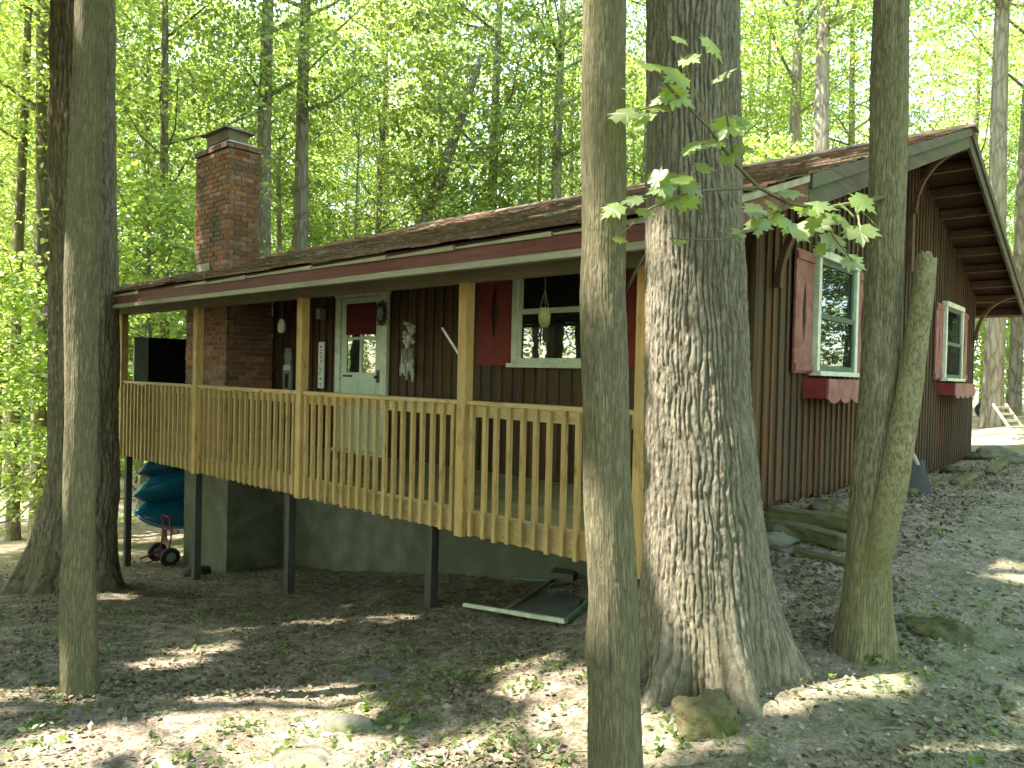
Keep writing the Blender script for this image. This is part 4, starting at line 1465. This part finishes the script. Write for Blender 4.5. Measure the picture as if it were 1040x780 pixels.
n, tries = 0, 0
while n < 96 and tries < 6000:
    tries += 1
    tdep = 12 + 44 * random.random() ** .8
    px = random.uniform(-110, 1150)
    p = pt(px, 390, tdep)
    if in_yard(p[0], p[1]) or not free(p[0], p[1], 2.3) or hides(px, tdep):
        continue
    placed.append((p[0], p[1]))
    side = 'left of' if px < 190 else 'behind'
    plant(random.choice(TALL), p[0], p[1], random.uniform(0, 6.28), random.uniform(.72, 1.1), 'slim broadleaf tree deep in the bright green wood %s the cabin' % side, GROUP)
    n += 1
n, tries = 0, 0
while n < 76 and tries < 6000:
    tries += 1
    tdep = 12 + 36 * random.random() ** .9
    px = random.uniform(-90, 1130)
    p = pt(px, 390, tdep)
    if in_yard(p[0], p[1]) or not free(p[0], p[1], 1.6) or hides(px, tdep) or (960 < px and tdep < 34):
        continue
    placed.append((p[0], p[1]))
    side = 'left of' if px < 190 else 'behind'
    plant(random.choice(LOW), p[0], p[1], random.uniform(0, 6.28), random.uniform(.8, 1.25), 'low leafy sapling in the undergrowth %s the cabin' % side, 'saplings of the undergrowth', 'sapling')
    n += 1

# far wood: one mass of leaves and stems
n = 250000
ang = rng.uniform(-math.pi, math.pi, n)
rad = 52 + 38 * rng.random(n) ** 1.2
fx, fy = R[0, 2], R[1, 2]
dx = fx * np.cos(ang) - fy * np.sin(ang); dy = fx * np.sin(ang) + fy * np.cos(ang)
cx, cy = dx * rad, dy * rad
cz = ground_z(cx, cy) + .5 + 36 * rng.random(n) ** 1.2
o = link('distant_woodland', fast_mesh('distant_woodland', leaf_quads(np.stack([cx, cy, cz], 1), .34 * (.6 + .8 * rng.random(n))), 4, M['leaf']))
tag(o, 'far wood closing the view behind the nearer trees', 'woodland', kind='stuff')

# ------------------------------------------------------------------ the near trees
BEAMS = []  # sun lines kept free of crown leaves, shaping the crowns to aim sun patches


def beam(px, py, r):
    BEAMS.append((np.array(hit(px, py)), r))


for b_ in ((232, 722, .22), (262, 716, .32), (300, 712, .34), (335, 722, .28), (290, 745, .32), (245, 748, .22), (225, 770, .25), (330, 765, .25), (290, 775, .25),
           (70, 768, .2), (45, 778, .2), (170, 742, .12), (205, 660, .14), (180, 672, .13), (112, 604, .2), (330, 630, .2), (10, 715, .2), (60, 712, .1),
           (540, 676, .2), (575, 690, .24), (590, 720, .24), (570, 745, .2), (590, 770, .22), (665, 745, .2), (690, 770, .25), (650, 775, .2), (770, 690, .16), (810, 692, .15),
           (850, 690, .14), (885, 689, .12), (785, 705, .14), (740, 770, .15), (1030, 582, .22), (1010, 770, .15), (400, 628, .12), (240, 640, .1), (420, 770, .15), (470, 755, .13)):
    beam(*b_)
for px, py, t_, r_ in ((668, 330, 3.5, .13), (672, 440, 3.45, .14), (668, 540, 3.4, .14), (790, 660, 3.45, .12), (740, 640, 3.3, .08), (600, 520, 2.4, .10), (672, 240, 3.5, .1)):
    BEAMS.append((pt(px, py, t_), r_))
for P_, r_ in (((-11.55, 5.3, 2.2), .12), ((-5.2, 4.3, -.22), .06), ((-2.0, 6.6, 1.75), .3),
               ((-8.5, 8, 2.3), .5), ((-6, 9.5, 2.8), .45), ((-4.3, 5.5, 1.5), .25), ((-1.95, 7.3, 1.9), .3)):
    BEAMS.append((np.array(P_), r_))
for x_, y_, t_ in ((690, 90, 2.38), (700, 160, 2.4), (655, 90, 2.32), (735, 110, 2.43), (640, 215, 2.32), (685, 200, 2.4), (770, 215, 2.62), (810, 210, 2.8), (835, 225, 2.9), (870, 225, 3.1), (725, 50, 2.4)):
    BEAMS.append((pt(x_, y_, t_), .16))
SV = np.array(SUN)


def cull(pts):
    keep = np.ones(len(pts), bool)
    jit = 1 + .35 * np.sin(pts[:, 0] * 7.3) * np.cos(pts[:, 1] * 6.1)
    for P_, r_ in BEAMS:
        d_ = pts - P_
        al = d_ @ SV
        pr = np.linalg.norm(d_ - al[:, None] * SV, axis=1)
        keep &= ~((pr < (r_ + .10) * jit) & (al > 0))
    return keep


def near_crown(parent, base, z0, z1, rad, nspray, per, off=(0, 0), leaf=.115, sr=.8):
    sc, pts = crown_points(z0, z1, rad, nspray, per, sr)
    pts[:, :2] += np.array(off)
    sc[:, :2] += np.array(off)
    w = pts + np.array(base)
    k = cull(w)
    # nothing hangs down into the middle of the picture
    q = w @ R
    dist = np.linalg.norm(w, axis=1)
    vis = (q[:, 2] > 0) & (np.abs(q[:, 0] / np.maximum(q[:, 2], .01)) < .75) & (-q[:, 1] / np.maximum(q[:, 2], .01) < .50) & (dist < 15)
    k &= ~vis
    pts = pts[k]
    link('crown', fast_mesh('crown', leaf_quads(pts, leaf * (.6 + .8 * rng.random(len(pts)))), 4, M['leaf']), parent)
    return sc


def upper(path, top):
    return path + top


# big furrowed oak in front of the gable corner
def furrowed(name_base, axis_pts, radii, bands, n, mat, parent, flare=None, kf=17.0, kz=.22, amp=.020, seed=0.0):
    """trunk with real bark furrows; bands: (z_from, z_to, rings)"""
    P = np.array(axis_pts, float); rad_ = np.array(radii, float)
    o_ = np.argsort(P[:, 2]); P, rad_ = P[o_], rad_[o_]
    ncol = round(2 * math.pi * float(np.median(rad_)) * kf)
    zs = np.concatenate([np.linspace(a, b, k, endpoint=False) for a, b, k in bands] + [[bands[-1][1]]])
    vs, ridge = [], []
    for z in zs:
        c = [np.interp(z, P[:, 2], P[:, 0]), np.interp(z, P[:, 2], P[:, 1])]
        r0 = np.interp(z, P[:, 2], rad_)
        for k in range(n):
            a = 2 * math.pi * k / n
            ca, sa = math.cos(a), math.sin(a)
            r = r0
            if flare:
                r += flare(a, z)
            w = Vector((ca * r0 * kf * .6, sa * r0 * kf * .6, z * kf * kz + seed))
            u_ = a / (2 * math.pi) * ncol + .75 * noise.noise((ca * 2.2, sa * 2.2, z * 2.4 + seed)) * 1.4 + .45 * noise.noise((ca * 6, sa * 6, z * 6 + seed)) + .25 * noise.noise((ca * 14, sa * 14, z * 15 + seed))
            e1 = min(1.0, abs(math.sin(math.pi * u_)) * 1.7)
            d_, _p = noise.voronoi(w)
            e2 = min(1.0, (d_[1] - d_[0]) * 4.0)
            e = e1 * (.45 + .55 * e2)
            rg = .78 + .22 * noise.noise((ca * 9, sa * 9, z * 5 + seed))
            r += amp * (e * rg - .6) + amp * .22 * noise.noise((ca * r0 * 90, sa * r0 * 90, z * 36)) + amp * .6 * noise.noise((ca * 2 + seed, sa * 2, z * 1.2))
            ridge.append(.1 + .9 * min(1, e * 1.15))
            vs.append((c[0] + ca * r, c[1] + sa * r, z))
    m_ = len(zs)
    fs = [(i * n + k, i * n + (k + 1) % n, (i + 1) * n + (k + 1) % n, (i + 1) * n + k) for i in range(m_ - 1) for k in range(n)]
    mb = MB(); mb.add(vs, fs)
    o = mb.build('trunk', mat, parent, smooth=True)
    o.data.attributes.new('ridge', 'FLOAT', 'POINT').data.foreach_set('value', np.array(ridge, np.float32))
    return o


TD = 3.62
oz = [pt(703, 0, TD), pt(704, 200, TD), pt(708, 400, TD), pt(712, 500, TD), pt(717, 600, TD), pt(722, 680, TD), pt(724, 720, TD)]
base = oz[5].copy(); base[2] = gzf(base[0], base[1])
t = empty('oak_tree', tuple(base), 'big oak with deeply furrowed bark in front of the gable corner', 'tree')
axis = [p - base for p in oz]; top = axis[0]
axis += [top + np.array([.05, .0, 3.0]), top + np.array([.1, .1, 8.0]), top + np.array([.1, .1, 14.0])]
rads = [.222, .23, .250, .278, .32, .37, .40, .205, .16, .05]
lobes = [(.35, .22, .6), (1.3, .12, .5), (2.6, .18, .5), (3.75, .26, .42), (4.60, .24, .36), (5.50, .34, .45)]


def oak_flare(a, z):
    k = max(0.0, 1 - (z + .05) / .62)
    f = 0
    for c, w, s in lobes:
        d_ = math.atan2(math.sin(a - c), math.cos(a - c))
        f += w * math.exp(-(d_ / (s * .5)) ** 2)
    return (f - .06) * k ** 2.2


furrowed('oak', axis, rads, [(-.35, .8, 170), (.8, 3.5, 400), (3.5, 16, 50)], 430, M['bark_oak'], t, oak_flare, kf=36, kz=.10, amp=.020, seed=3)
oak_base = base
sc = near_crown(t, base, 7.5, 17.5, 4.6, 420, 46)
mb = MB(); limbs(mb, lambda z: np.array([.08, .05, z]), sc, .2, 6.5, 34); mb.build('limb', M['bark_oak'], t)

# smooth slim trunk at the centre
TD = 2.45
pp = [pt(626, 780, TD), pt(622, 620, TD), pt(616, 470, TD), pt(612, 300, TD), pt(613, 150, TD), pt(614, 0, TD)]
base = pt(630, 860, TD); base[2] = gzf(base[0], base[1])
t = empty('tree', tuple(base), 'smooth slim grey green trunk at the centre, nearest the viewer', 'tree')
path = [np.array([0, 0, -.15])] + [p - base for p in pp]
path += [path[-1] + np.array([.05, .1, 3]), path[-1] + np.array([0.1, .1, 8])]
path = [p for p in path]
furrowed('slim', path, [.125, .090, .083, .078, .0765, .0755, .073, .06, .03], [(-.15, 3.2, 420), (3.2, 10, 40)], 190, M['bark_smooth'], t, lambda a, z: .008 * noise.noise((math.cos(a) * 1.4, math.sin(a) * 1.4, z * 2.2)) + (.014 * math.exp(-((z - .62) / .10) ** 2) if math.cos(a - 3.6) > 0 else 0), kf=120, kz=.10, amp=.0032, seed=21)
mb = MB()
# the twig stub on its right
s0_ = pt(634, 300, TD) - base; s1_ = pt(655, 258, TD - .05) - base
mb.tube([s0_, (s0_ + s1_) / 2 + np.array([0, 0, .004]), s1_], [.006, .005, .003], 6)
mb.build('twig_stub', M['bark_smooth'], t, smooth=True)
near_crown(t, base, 7.0, 11.5, 2.3, 160, 46)

# slim leaning trunk at left
TD = 4.05
pp = [pt(81, 690, TD), pt(80, 600, TD), pt(82, 460, TD), pt(83, 300, TD), pt(87, 150, TD), pt(92, 0, TD)]
base = hit(80, 700); base[2] = gzf(base[0], base[1])
t = empty('tree', tuple(base), 'slim smooth trunk at left standing in front of the big furrowed trunk', 'tree')
path = [pp[0] - base + np.array([0, 0, -.3])] + [p - base for p in pp]
path += [path[-1] + np.array([.1, .1, 3]), path[-1] + np.array([0.1, .2, 9])]
furrowed('slim', path, [.135, .098, .086, .082, .080, .078, .075, .06, .03], [(-.25, 3.9, 400), (3.9, 11, 40)], 170, M['bark_smooth'], t, lambda a, z: .012 * noise.noise((math.cos(a) * 1.4 + 5, math.sin(a) * 1.4, z * 1.9)), kf=110, kz=.10, amp=.0035, seed=33)
mb = MB()
near_crown(t, base, 8.0, 13.0, 2.6, 200, 46)

# huge old trunk at left
TD = 9.4
pp = [pt(84, 0, TD), pt(85, 200, TD), pt(86, 400, TD), pt(85, 480, TD), pt(78, 540, TD), pt(72, 600, TD), pt(70, 640, TD)]
base = pt(72, 600, TD); base[2] = gzf(base[0], base[1])
t = empty('old_tree', tuple(base), 'huge old tree with dark furrowed bark and spreading roots at left', 'tree')
axis = [p - base for p in pp]; top = axis[0]
axis += [top + np.array([0, 0, 6.0]), top + np.array([0, .2, 13.0])]
lob2 = [(.4, .30, .8), (1.9, .25, .7), (3.35, .62, .55), (4.5, .34, .5), (5.3, .26, .6)]


def old_flare(a, z):
    k = max(0.0, 1 - (z + .1) / 1.5)
    f = 0
    for c, w, s in lob2:
        d_ = math.atan2(math.sin(a - c), math.cos(a - c))
        f += w * math.exp(-(d_ / (s * .5)) ** 2)
    return f * k ** 2.6


furrowed('old', axis, [.36, .375, .39, .41, .45, .50, .52, .3, .08], [(-.5, 1.8, 90), (1.8, 8, 150), (8, 20, 30)], 190, M['bark_big'], t, old_flare, kf=15, kz=.08, amp=.040, seed=11)
sc = near_crown(t, base, 9.5, 21, 5.4, 430, 46)
mb = MB(); limbs(mb, lambda z: np.array([.15, .2, z]), sc, .3, 8, 40); mb.build('limb', M['bark_big'], t)

# forked tree at right: living trunk and a broken dead stem
TD = 3.75
pp = [pt(879, 636, TD), pt(882, 560, TD), pt(889, 450, TD), pt(896, 330, TD), pt(900, 200, TD), pt(903, 80, TD), pt(905, 0, TD)]
base = hit(879, 646); base[2] = gzf(base[0], base[1])
t = empty('forked_tree', tuple(base), 'moss tinted tree with a broken dead stem beside it right of the oak', 'tree')
path = [pp[0] - base + np.array([0, 0, -.3])] + [p - base for p in pp]
path += [path[-1] + np.array([.1, .1, 3]), path[-1] + np.array([0.2, .2, 8])]
furrowed('forked', path, [.155, .132, .108, .094, .090, .087, .085, .083, .06, .03], [(-.25, 3.8, 400), (3.8, 10, 40)], 190, M['bark_moss'], t, lambda a, z: .012 * noise.noise((math.cos(a) * 1.4 + 9, math.sin(a) * 1.4, z * 1.6)) + max(0, .3 - z) ** 2 * .35 * max(0, math.sin(a * 4 + 1)), kf=100, kz=.10, amp=.004, seed=41)

D2 = 3.62
ss = [pt(877, 625, 3.80), pt(884, 590, 3.73), pt(895, 548, 3.65), pt(908, 490, D2), pt(923, 400, D2), pt(933, 330, D2), pt(941, 264, D2)]
mb = MB(); trunk_tube(mb, [p - base for p in ss], [.05, .066, .072, .066, .060, .054, .047], 28, 90, .10, 2.5)
for k in range(28):        # splintered top
    x_, y_, z_ = mb.v[89 * 28 + k]
    mb.v[89 * 28 + k] = (x_, y_, z_ + .018 * noise.noise((k * .9, 3.3, 1.0)) + random.uniform(-.008, .014) + .02 * math.sin(k * 6.28 / 28))
mb.build('dead_stem', M['bark_dead'], t, smooth=True)
near_crown(t, base, 7.5, 12.5, 2.6, 170, 46)

# maple twigs that grow from this tree in front of the oak
MAPLE = [(0, -.5), (.05, -.30), (.26, -.36), (.30, -.25), (.48, -.08), (.36, -.02), (.52, .16), (.34, .16), (.30, .26), (.13, .20), (.17, .38), (.08, .36), (0, .56)]
shape = np.array(MAPLE + [(-a, b) for a, b in MAPLE[-2:0:-1]])
mb = MB()


def twig(pts_, r0=.006, r1=.0025):
    q_ = [pt(*p_) - base for p_ in pts_]
    mb.tube(q_, list(np.linspace(r0, r1, len(q_))), 5)


twig([(898, 200, 3.68), (868, 206, 3.3), (835, 212, 3.0), (800, 206, 2.75), (770, 190, 2.6), (745, 165, 2.5), (720, 130, 2.42), (690, 100, 2.36), (650, 112, 2.3)], .010, .003)
twig([(745, 165, 2.5), (742, 140, 2.45), (735, 100, 2.42), (724, 58, 2.4)])
twig([(720, 130, 2.42), (700, 80, 2.4), (690, 50, 2.4)])
twig([(770, 190, 2.6), (735, 192, 2.5), (700, 195, 2.42), (660, 212, 2.36), (628, 240, 2.3)])
twig([(800, 206, 2.75), (770, 232, 2.6), (730, 244, 2.5), (680, 242, 2.45)])
twig([(835, 212, 3.0), (846, 240, 2.9), (866, 265, 2.85)])
twig([(868, 206, 3.3), (872, 222, 3.15), (874, 238, 3.05)])
twig([(690, 100, 2.36), (672, 80, 2.34), (660, 68, 2.33)])
bo = mb.build('leafy_twig', M['twig'], t)
LV = [(690, 40, 2.4, 26), (723, 47, 2.4, 44), (663, 67, 2.33, 46), (687, 78, 2.36, 44), (733, 77, 2.42, 36), (637, 115, 2.3, 52), (687, 97, 2.36, 50), (672, 100, 2.35, 40), (740, 128, 2.44, 46),
      (752, 122, 2.45, 28), (703, 150, 2.42, 34), (743, 155, 2.48, 44), (687, 183, 2.4, 50), (702, 190, 2.42, 36), (680, 203, 2.4, 40), (643, 203, 2.33, 34), (623, 213, 2.3, 36), (630, 243, 2.3, 22), (668, 180, 2.38, 34),
      (767, 213, 2.62, 38), (770, 229, 2.6, 34), (803, 196, 2.72, 40), (829, 210, 2.9, 48), (826, 229, 2.85, 52), (847, 245, 2.9, 44), (874, 236, 3.05, 44), (876, 205, 3.2, 40), (866, 266, 2.85, 34),
      (812, 238, 2.8, 30), (785, 208, 2.68, 30), (856, 225, 2.95, 28), (640, 92, 2.31, 28), (715, 170, 2.45, 30), (700, 60, 2.38, 32), (655, 120, 2.32, 36), (668, 110, 2.34, 34), (698, 205, 2.4, 34), (672, 190, 2.37, 38), (655, 215, 2.34, 30), (725, 145, 2.44, 34), (755, 150, 2.5, 30), (790, 222, 2.7, 36), (840, 222, 2.95, 34), (818, 214, 2.85, 34), (860, 212, 3.1, 30), (800, 230, 2.7, 28), (836, 252, 2.88, 26), (884, 222, 3.3, 28), (750, 236, 2.55, 24), (690, 246, 2.45, 20)]
verts, faces = [], []
random.seed(5)
for (x_, y_, d_, s_) in LV:
    c = Vector(pt(x_, y_, d_) - base)
    sz = s_ * d_ / F * .88
    # leaves droop outwards, blades roughly level and turned to the viewer
    back = Vector(-R[:, 2]); right = Vector(R[:, 0]); up = Vector((0, 0, 1))
    nrm = (up * random.uniform(.35, .9) + back * random.uniform(.3, .8) + right * random.uniform(-.5, .5)).normalized()
    tipd = (right * random.uniform(-1, 1) - up * random.uniform(.1, .8) + back * random.uniform(-.2, .4))
    v_ = (tipd - nrm * tipd.dot(nrm)).normalized()
    u_ = v_.cross(nrm)
    o = len(verts)
    verts.append(c)
    for (a, b) in shape:
        bend = -.30 * (a * a) - .18 * b * b + .06 * abs(a)
        verts.append(c + (u_ * a + v_ * b + nrm * bend) * sz)
    k = len(shape)
    faces += [(o, o + 1 + i, o + 1 + (i + 1) % k) for i in range(k)]
lm = MB(); lm.add(verts, faces)
lm.build('maple_leaves', M['maple_leaf'], bo)

# unseen trees added so that their crowns shade the yard
OUT = [(-6.5, -3.5), (-9.5, -1.0), (-3.2, -5.5), (-13.5, -1.0), (-8.0, -7.5), (-1.0, -9.0), (-5.0, -10.0), (-12.5, -5.5), (-4.6, -1.7), (-16.5, -5), (1.5, -6.0),
       (-9.2, -4.4), (-6.2, -6.8)]
for i, (x, y) in enumerate(OUT):
    v = TALL[i % 6]
    s = random.uniform(.85, 1.0)
    z = gzf(x, y)
    t = empty('tree', (x, y, z - .05), 'unseen tall tree added left of the viewer to shade the yard', 'tree', 'unseen shade trees added beside the viewer', 0)
    o = link('trunk', v[0], t); o.scale = (s, s, s)
    near_crown(t, np.array([x, y, z]), 6.0, 18, random.uniform(3.8, 4.6), 430, 46)

random.seed(78)
k_ = 0
for i in range(600):
    r_, a_ = random.uniform(18, 44), random.uniform(-.45, .45) + math.atan2(-.78, -.62)
    x, y = r_ * math.cos(a_), r_ * math.sin(a_)
    if not free(x, y, 2.2) or any((x - a) ** 2 + (y - b) ** 2 < 5 for a, b in OUT):
        continue
    placed.append((x, y)); k_ += 1
    plant(random.choice(LOW if k_ % 2 else TALL), x, y, random.uniform(0, 6.28), random.uniform(.9, 1.15), 'broadleaf tree of the wood outside the photo, mirrored in the windows', 'trees outside the photo', 'sapling' if k_ % 2 else 'tree')
    if k_ > 26:
        break
random.seed(77)
k_ = 0
for i in range(600):
    x, y = random.uniform(1, 17), random.uniform(15, 36)
    q = R.T @ np.array([x, y, 0])
    if q[0] < q[2] * .84 or in_yard(x, y) or not free(x, y, 2.0):
        continue
    placed.append((x, y)); k_ += 1
    plant(random.choice(LOW if k_ % 2 else TALL), x, y, random.uniform(0, 6.28), random.uniform(.9, 1.15), 'broadleaf tree of the wood outside the photo, mirrored in the windows', 'trees outside the photo', 'sapling' if k_ % 2 else 'tree')
    if k_ > 30:
        break
# more of the wood to the right of and behind the viewer: the windows mirror it
random.seed(31)
k_ = 0
for i in range(400):
    a_ = random.uniform(0, 2 * math.pi)
    r_ = random.uniform(13, 34)
    x, y = r_ * math.cos(a_), r_ * math.sin(a_)
    q = R.T @ np.array([x, y, 0])
    if (q[2] > 0 and abs(q[0]) < q[2] * 1.05) or in_yard(x, y) or not free(x, y, 3.6) or any((x - a) ** 2 + (y - b) ** 2 < 12 for a, b in OUT):
        continue
    placed.append((x, y))
    if x * SUN.x + y * SUN.y > 0 and r_ < 18:
        continue
    low = k_ % 3 == 2
    plant(random.choice(LOW if low else TALL), x, y, random.uniform(0, 6.28), random.uniform(.8, 1.1), 'broadleaf tree of the wood outside the photo, mirrored in the windows', 'trees outside the photo', 'sapling' if low else 'tree')
    k_ += 1
    if k_ > 62:
        break

# ------------------------------------------------------------------ ground cover
n = 150000
u = rng.random(n)
t_ = 1.9 + 11 * u ** 1.5
px = rng.uniform(-60, 1100, n)
dx = (px - 520) / F
X_ = (R[0, 0] * dx + R[0, 2]) * t_; Y_ = (R[1, 0] * dx + R[1, 2]) * t_
dens = np.array([noise.noise((a * 1.3, b * 1.3, 2.0)) + .6 * noise.noise((a * 4, b * 4, 7.0)) for a, b in zip(X_, Y_)])
keep = (dens + rng.normal(size=n) * .25 > -.05) & ~((X_ > XL) & (X_ < XW) & (Y_ > YW)) & ~((X_ > -1.2) & (rng.random(n) < .72))
X_, Y_ = X_[keep], Y_[keep]
c = np.stack([X_, Y_, ground_z(X_, Y_) + .006 + .010 * rng.random(len(X_))], 1)
xb = np.concatenate([rng.normal(-1.75, .28, 3600), rng.normal(-2.2, .2, 1500)]); yb = rng.uniform(6.3, 15.5, 5100)
ex = [np.stack([xb, yb], 1)]
for (bx_, by_, br_) in ((oak_base[0], oak_base[1], .62), (hit(879, 646)[0], hit(879, 646)[1], .3), (hit(80, 700)[0], hit(80, 700)[1], .25), (-3.6, 4.6, .8), (-2.2, 5.2, .5)):
    a_ = rng.random(700) * 6.28
    rr_ = br_ * (.6 + .5 * rng.random(700))
    ex.append(np.stack([bx_ + rr_ * np.cos(a_), by_ + rr_ * np.sin(a_)], 1))
ex = np.concatenate(ex); ex = ex[~((ex[:, 0] < XW + .03) & (ex[:, 1] > YW))]
c = np.concatenate([c, np.stack([ex[:, 0], ex[:, 1], ground_z(ex[:, 0], ex[:, 1]) + .008 + .02 * rng.random(len(ex))], 1)])
bare = np.zeros(len(c), bool)      # trodden soil where few leaves lie
for bx_, by_, br_ in ((275, 735, .8), (335, 762, .5), (605, 720, .6), (685, 762, .5), (820, 692, .45), (60, 772, .4), (560, 690, .35), (190, 745, .3)):
    h_ = hit(bx_, by_)
    dd_ = np.hypot(c[:, 0] - h_[0], c[:, 1] - h_[1])
    bare |= (dd_ < br_ * (.7 + .5 * rng.random(len(c)))) & (rng.random(len(c)) < .8)
c = c[~bare]
q = leaf_quads(c, .008 + .024 * rng.random(len(c)) ** 2.2, 1.6, 1.6)
tag(link('leaf_litter', fast_mesh('leaf_litter', q, 4, M['litter'])), 'dead leaves and scraps strewn over the yard', 'leaf litter', kind='stuff')

n = 26000
X_ = rng.uniform(-2.0, 4.5, n); Y_ = 1.0 + 12 * rng.random(n) ** 1.5
keep = (X_ > -1.0 + .8 * rng.normal(size=n)) & ~((X_ < XW + .6) & (Y_ > YW - .2))
X_, Y_ = X_[keep], Y_[keep]
s = .006 + .014 * rng.random(len(X_)) ** 2.5
g0 = np.stack([X_, Y_, ground_z(X_, Y_) + s * .2], 1)
k = np.array([[1, 0, 0], [-.5, .87, 0], [-.5, -.87, 0], [0, 0, .8]])
a = rng.random(len(X_)) * 6.28
ca, sa = np.cos(a), np.sin(a)
tet = np.stack([np.stack([(k[i, 0] * ca - k[i, 1] * sa), (k[i, 0] * sa + k[i, 1] * ca), np.full(len(a), k[i, 2])], 1) * (s * (.7 + .6 * rng.random(len(s))))[:, None] + g0 for i in range(4)], 1)
tv = tet.reshape(-1, 3)
b_ = np.arange(len(X_))[:, None, None] * 4
tf = (b_ + np.array([[0, 1, 3], [1, 2, 3], [2, 0, 3]])[None]).reshape(-1, 3)
me = bpy.data.meshes.new('gravel')
me.vertices.add(len(tv)); me.vertices.foreach_set('co', tv.astype(np.float32).ravel())
me.loops.add(tf.size); me.loops.foreach_set('vertex_index', tf.astype(np.int32).ravel())
me.polygons.add(len(tf)); me.polygons.foreach_set('loop_start', np.arange(0, tf.size, 3, dtype=np.int32)); me.polygons.foreach_set('loop_total', np.full(len(tf), 3, dtype=np.int32))
me.materials.append(M['gravel']); me.update(calc_edges=True)
tag(link('gravel', me), 'loose grey gravel on the drive at right', 'gravel', kind='stuff')

# fallen twigs
mb = MB()
random.seed(19)
for _ in range(520):
    p = pt(random.uniform(-40, 1080), 390, 2 + 8 * random.random() ** 1.4)
    if XL < p[0] < XW and p[1] > YW:
        continue
    a, L = random.uniform(0, 6.28), random.uniform(.04, .16) * (2.5 if random.random() < .08 else 1)
    q_ = []
    for k in range(3):
        x, y = p[0] + math.cos(a) * L * k / 2 + random.gauss(0, .006), p[1] + math.sin(a) * L * k / 2 + random.gauss(0, .006)
        q_.append((x, y, gzf(x, y) + .006))
    r = random.uniform(.0015, .004)
    mb.tube(q_, [r, r, r * .6], 4)
tag(mb.build('fallen_twigs', noisy('dry_twig', [(0.09, 0.075, 0.05), (0.19, 0.165, 0.12)], s=20, isl=.6)), 'small dry twigs scattered over the yard', 'twigs', kind='stuff')

# small green weeds
cs, ss_ = [], []
spots = [hit(x, y) for x, y in ((560, 682), (545, 700), (520, 705), (410, 715), (400, 722), (430, 735), (540, 770), (520, 760), (500, 745), (555, 762), (235, 740), (220, 745), (110, 665), (40, 760), (30, 750), (185, 775),
                                 (370, 722), (480, 690), (620, 700), (940, 690), (1010, 745), (1000, 620), (700, 745), (970, 640), (820, 700), (890, 675), (300, 660), (260, 625), (180, 600), (60, 650))]
for s in spots:
    for _ in range(random.randint(14, 34)):
        a, r = random.uniform(0, 6.28), abs(random.gauss(0, .11))
        x, y = s[0] + r * math.cos(a), s[1] + r * math.sin(a)
        cs.append((x, y, gzf(x, y) + random.uniform(.01, .05))); ss_.append(random.uniform(.010, .030))
for _ in range(5200):
    tt = 2 + 9 * random.random() ** 1.3
    p = pt(random.uniform(-50, 1090), 390, tt)
    if noise.noise((p[0] * .8, p[1] * .8, 4)) + random.gauss(0, .2) < .15 or (XL < p[0] < XW and p[1] > 5):
        continue
    for _k in range(random.randint(1, 5)):
        x, y = p[0] + random.gauss(0, .03), p[1] + random.gauss(0, .03)
        cs.append((x, y, gzf(x, y) + random.uniform(.008, .035))); ss_.append(random.uniform(.010, .030))
q = leaf_quads(np.array(cs), np.array(ss_), 1.0, 1.7)
tag(link('ground_weeds', fast_mesh('ground_weeds', q, 4, M['weed'])), 'small green weeds sprouting from the yard', 'weeds', kind='stuff')

# ------------------------------------------------------------------ light, sky, camera
w = bpy.data.worlds.new('World'); scene.world = w; w.use_nodes = True
nt = w.node_tree
bg = nt.nodes['Background']
sky = nt.nodes.new('ShaderNodeTexSky'); sky.sky_type = 'NISHITA'; sky.sun_disc = False
sky.sun_elevation = math.asin(SUN.z); sky.sun_rotation = math.atan2(SUN.x, SUN.y)
nt.links.new(sky.outputs[0], bg.inputs[0]); bg.inputs[1].default_value = 0.15
ld = bpy.data.lights.new('sun', 'SUN'); ld.energy = 2.05; ld.angle = math.radians(0.53); ld.color = (1.0, 0.95, 0.86)
lo = bpy.data.objects.new('sun', ld); COL.objects.link(lo); lo.rotation_euler = SUN.to_track_quat('Z', 'Y').to_euler()

cd = bpy.data.cameras.new('camera'); cd.sensor_width = 36; cd.lens = F / 1040 * 36; cd.clip_start = .05; cd.clip_end = 600
co = bpy.data.objects.new('camera', cd); COL.objects.link(co)
mw = Matrix.Identity(4)
for i in range(3):
    mw[i][0], mw[i][1], mw[i][2] = R[i, 0], -R[i, 1], -R[i, 2]
co.matrix_world = mw
scene.camera = co
scene.view_settings.view_transform = 'Standard'; scene.view_settings.look = 'None'; scene.view_settings.gamma = 1.0
scene.view_settings.exposure = 3.85
scene.view_settings.use_white_balance = True; scene.view_settings.white_balance_temperature = 6850; scene.view_settings.white_balance_tint = 9
scene.cycles.use_denoising = True
try:
    scene.cycles.denoiser = 'OPENIMAGEDENOISE'
except Exception:
    pass
scene.cycles.max_bounces = 9; scene.cycles.diffuse_bounces = 6; scene.cycles.glossy_bounces = 3; scene.cycles.transmission_bounces = 4; scene.cycles.transparent_max_bounces = 4
scene.cycles.sample_clamp_indirect = 8
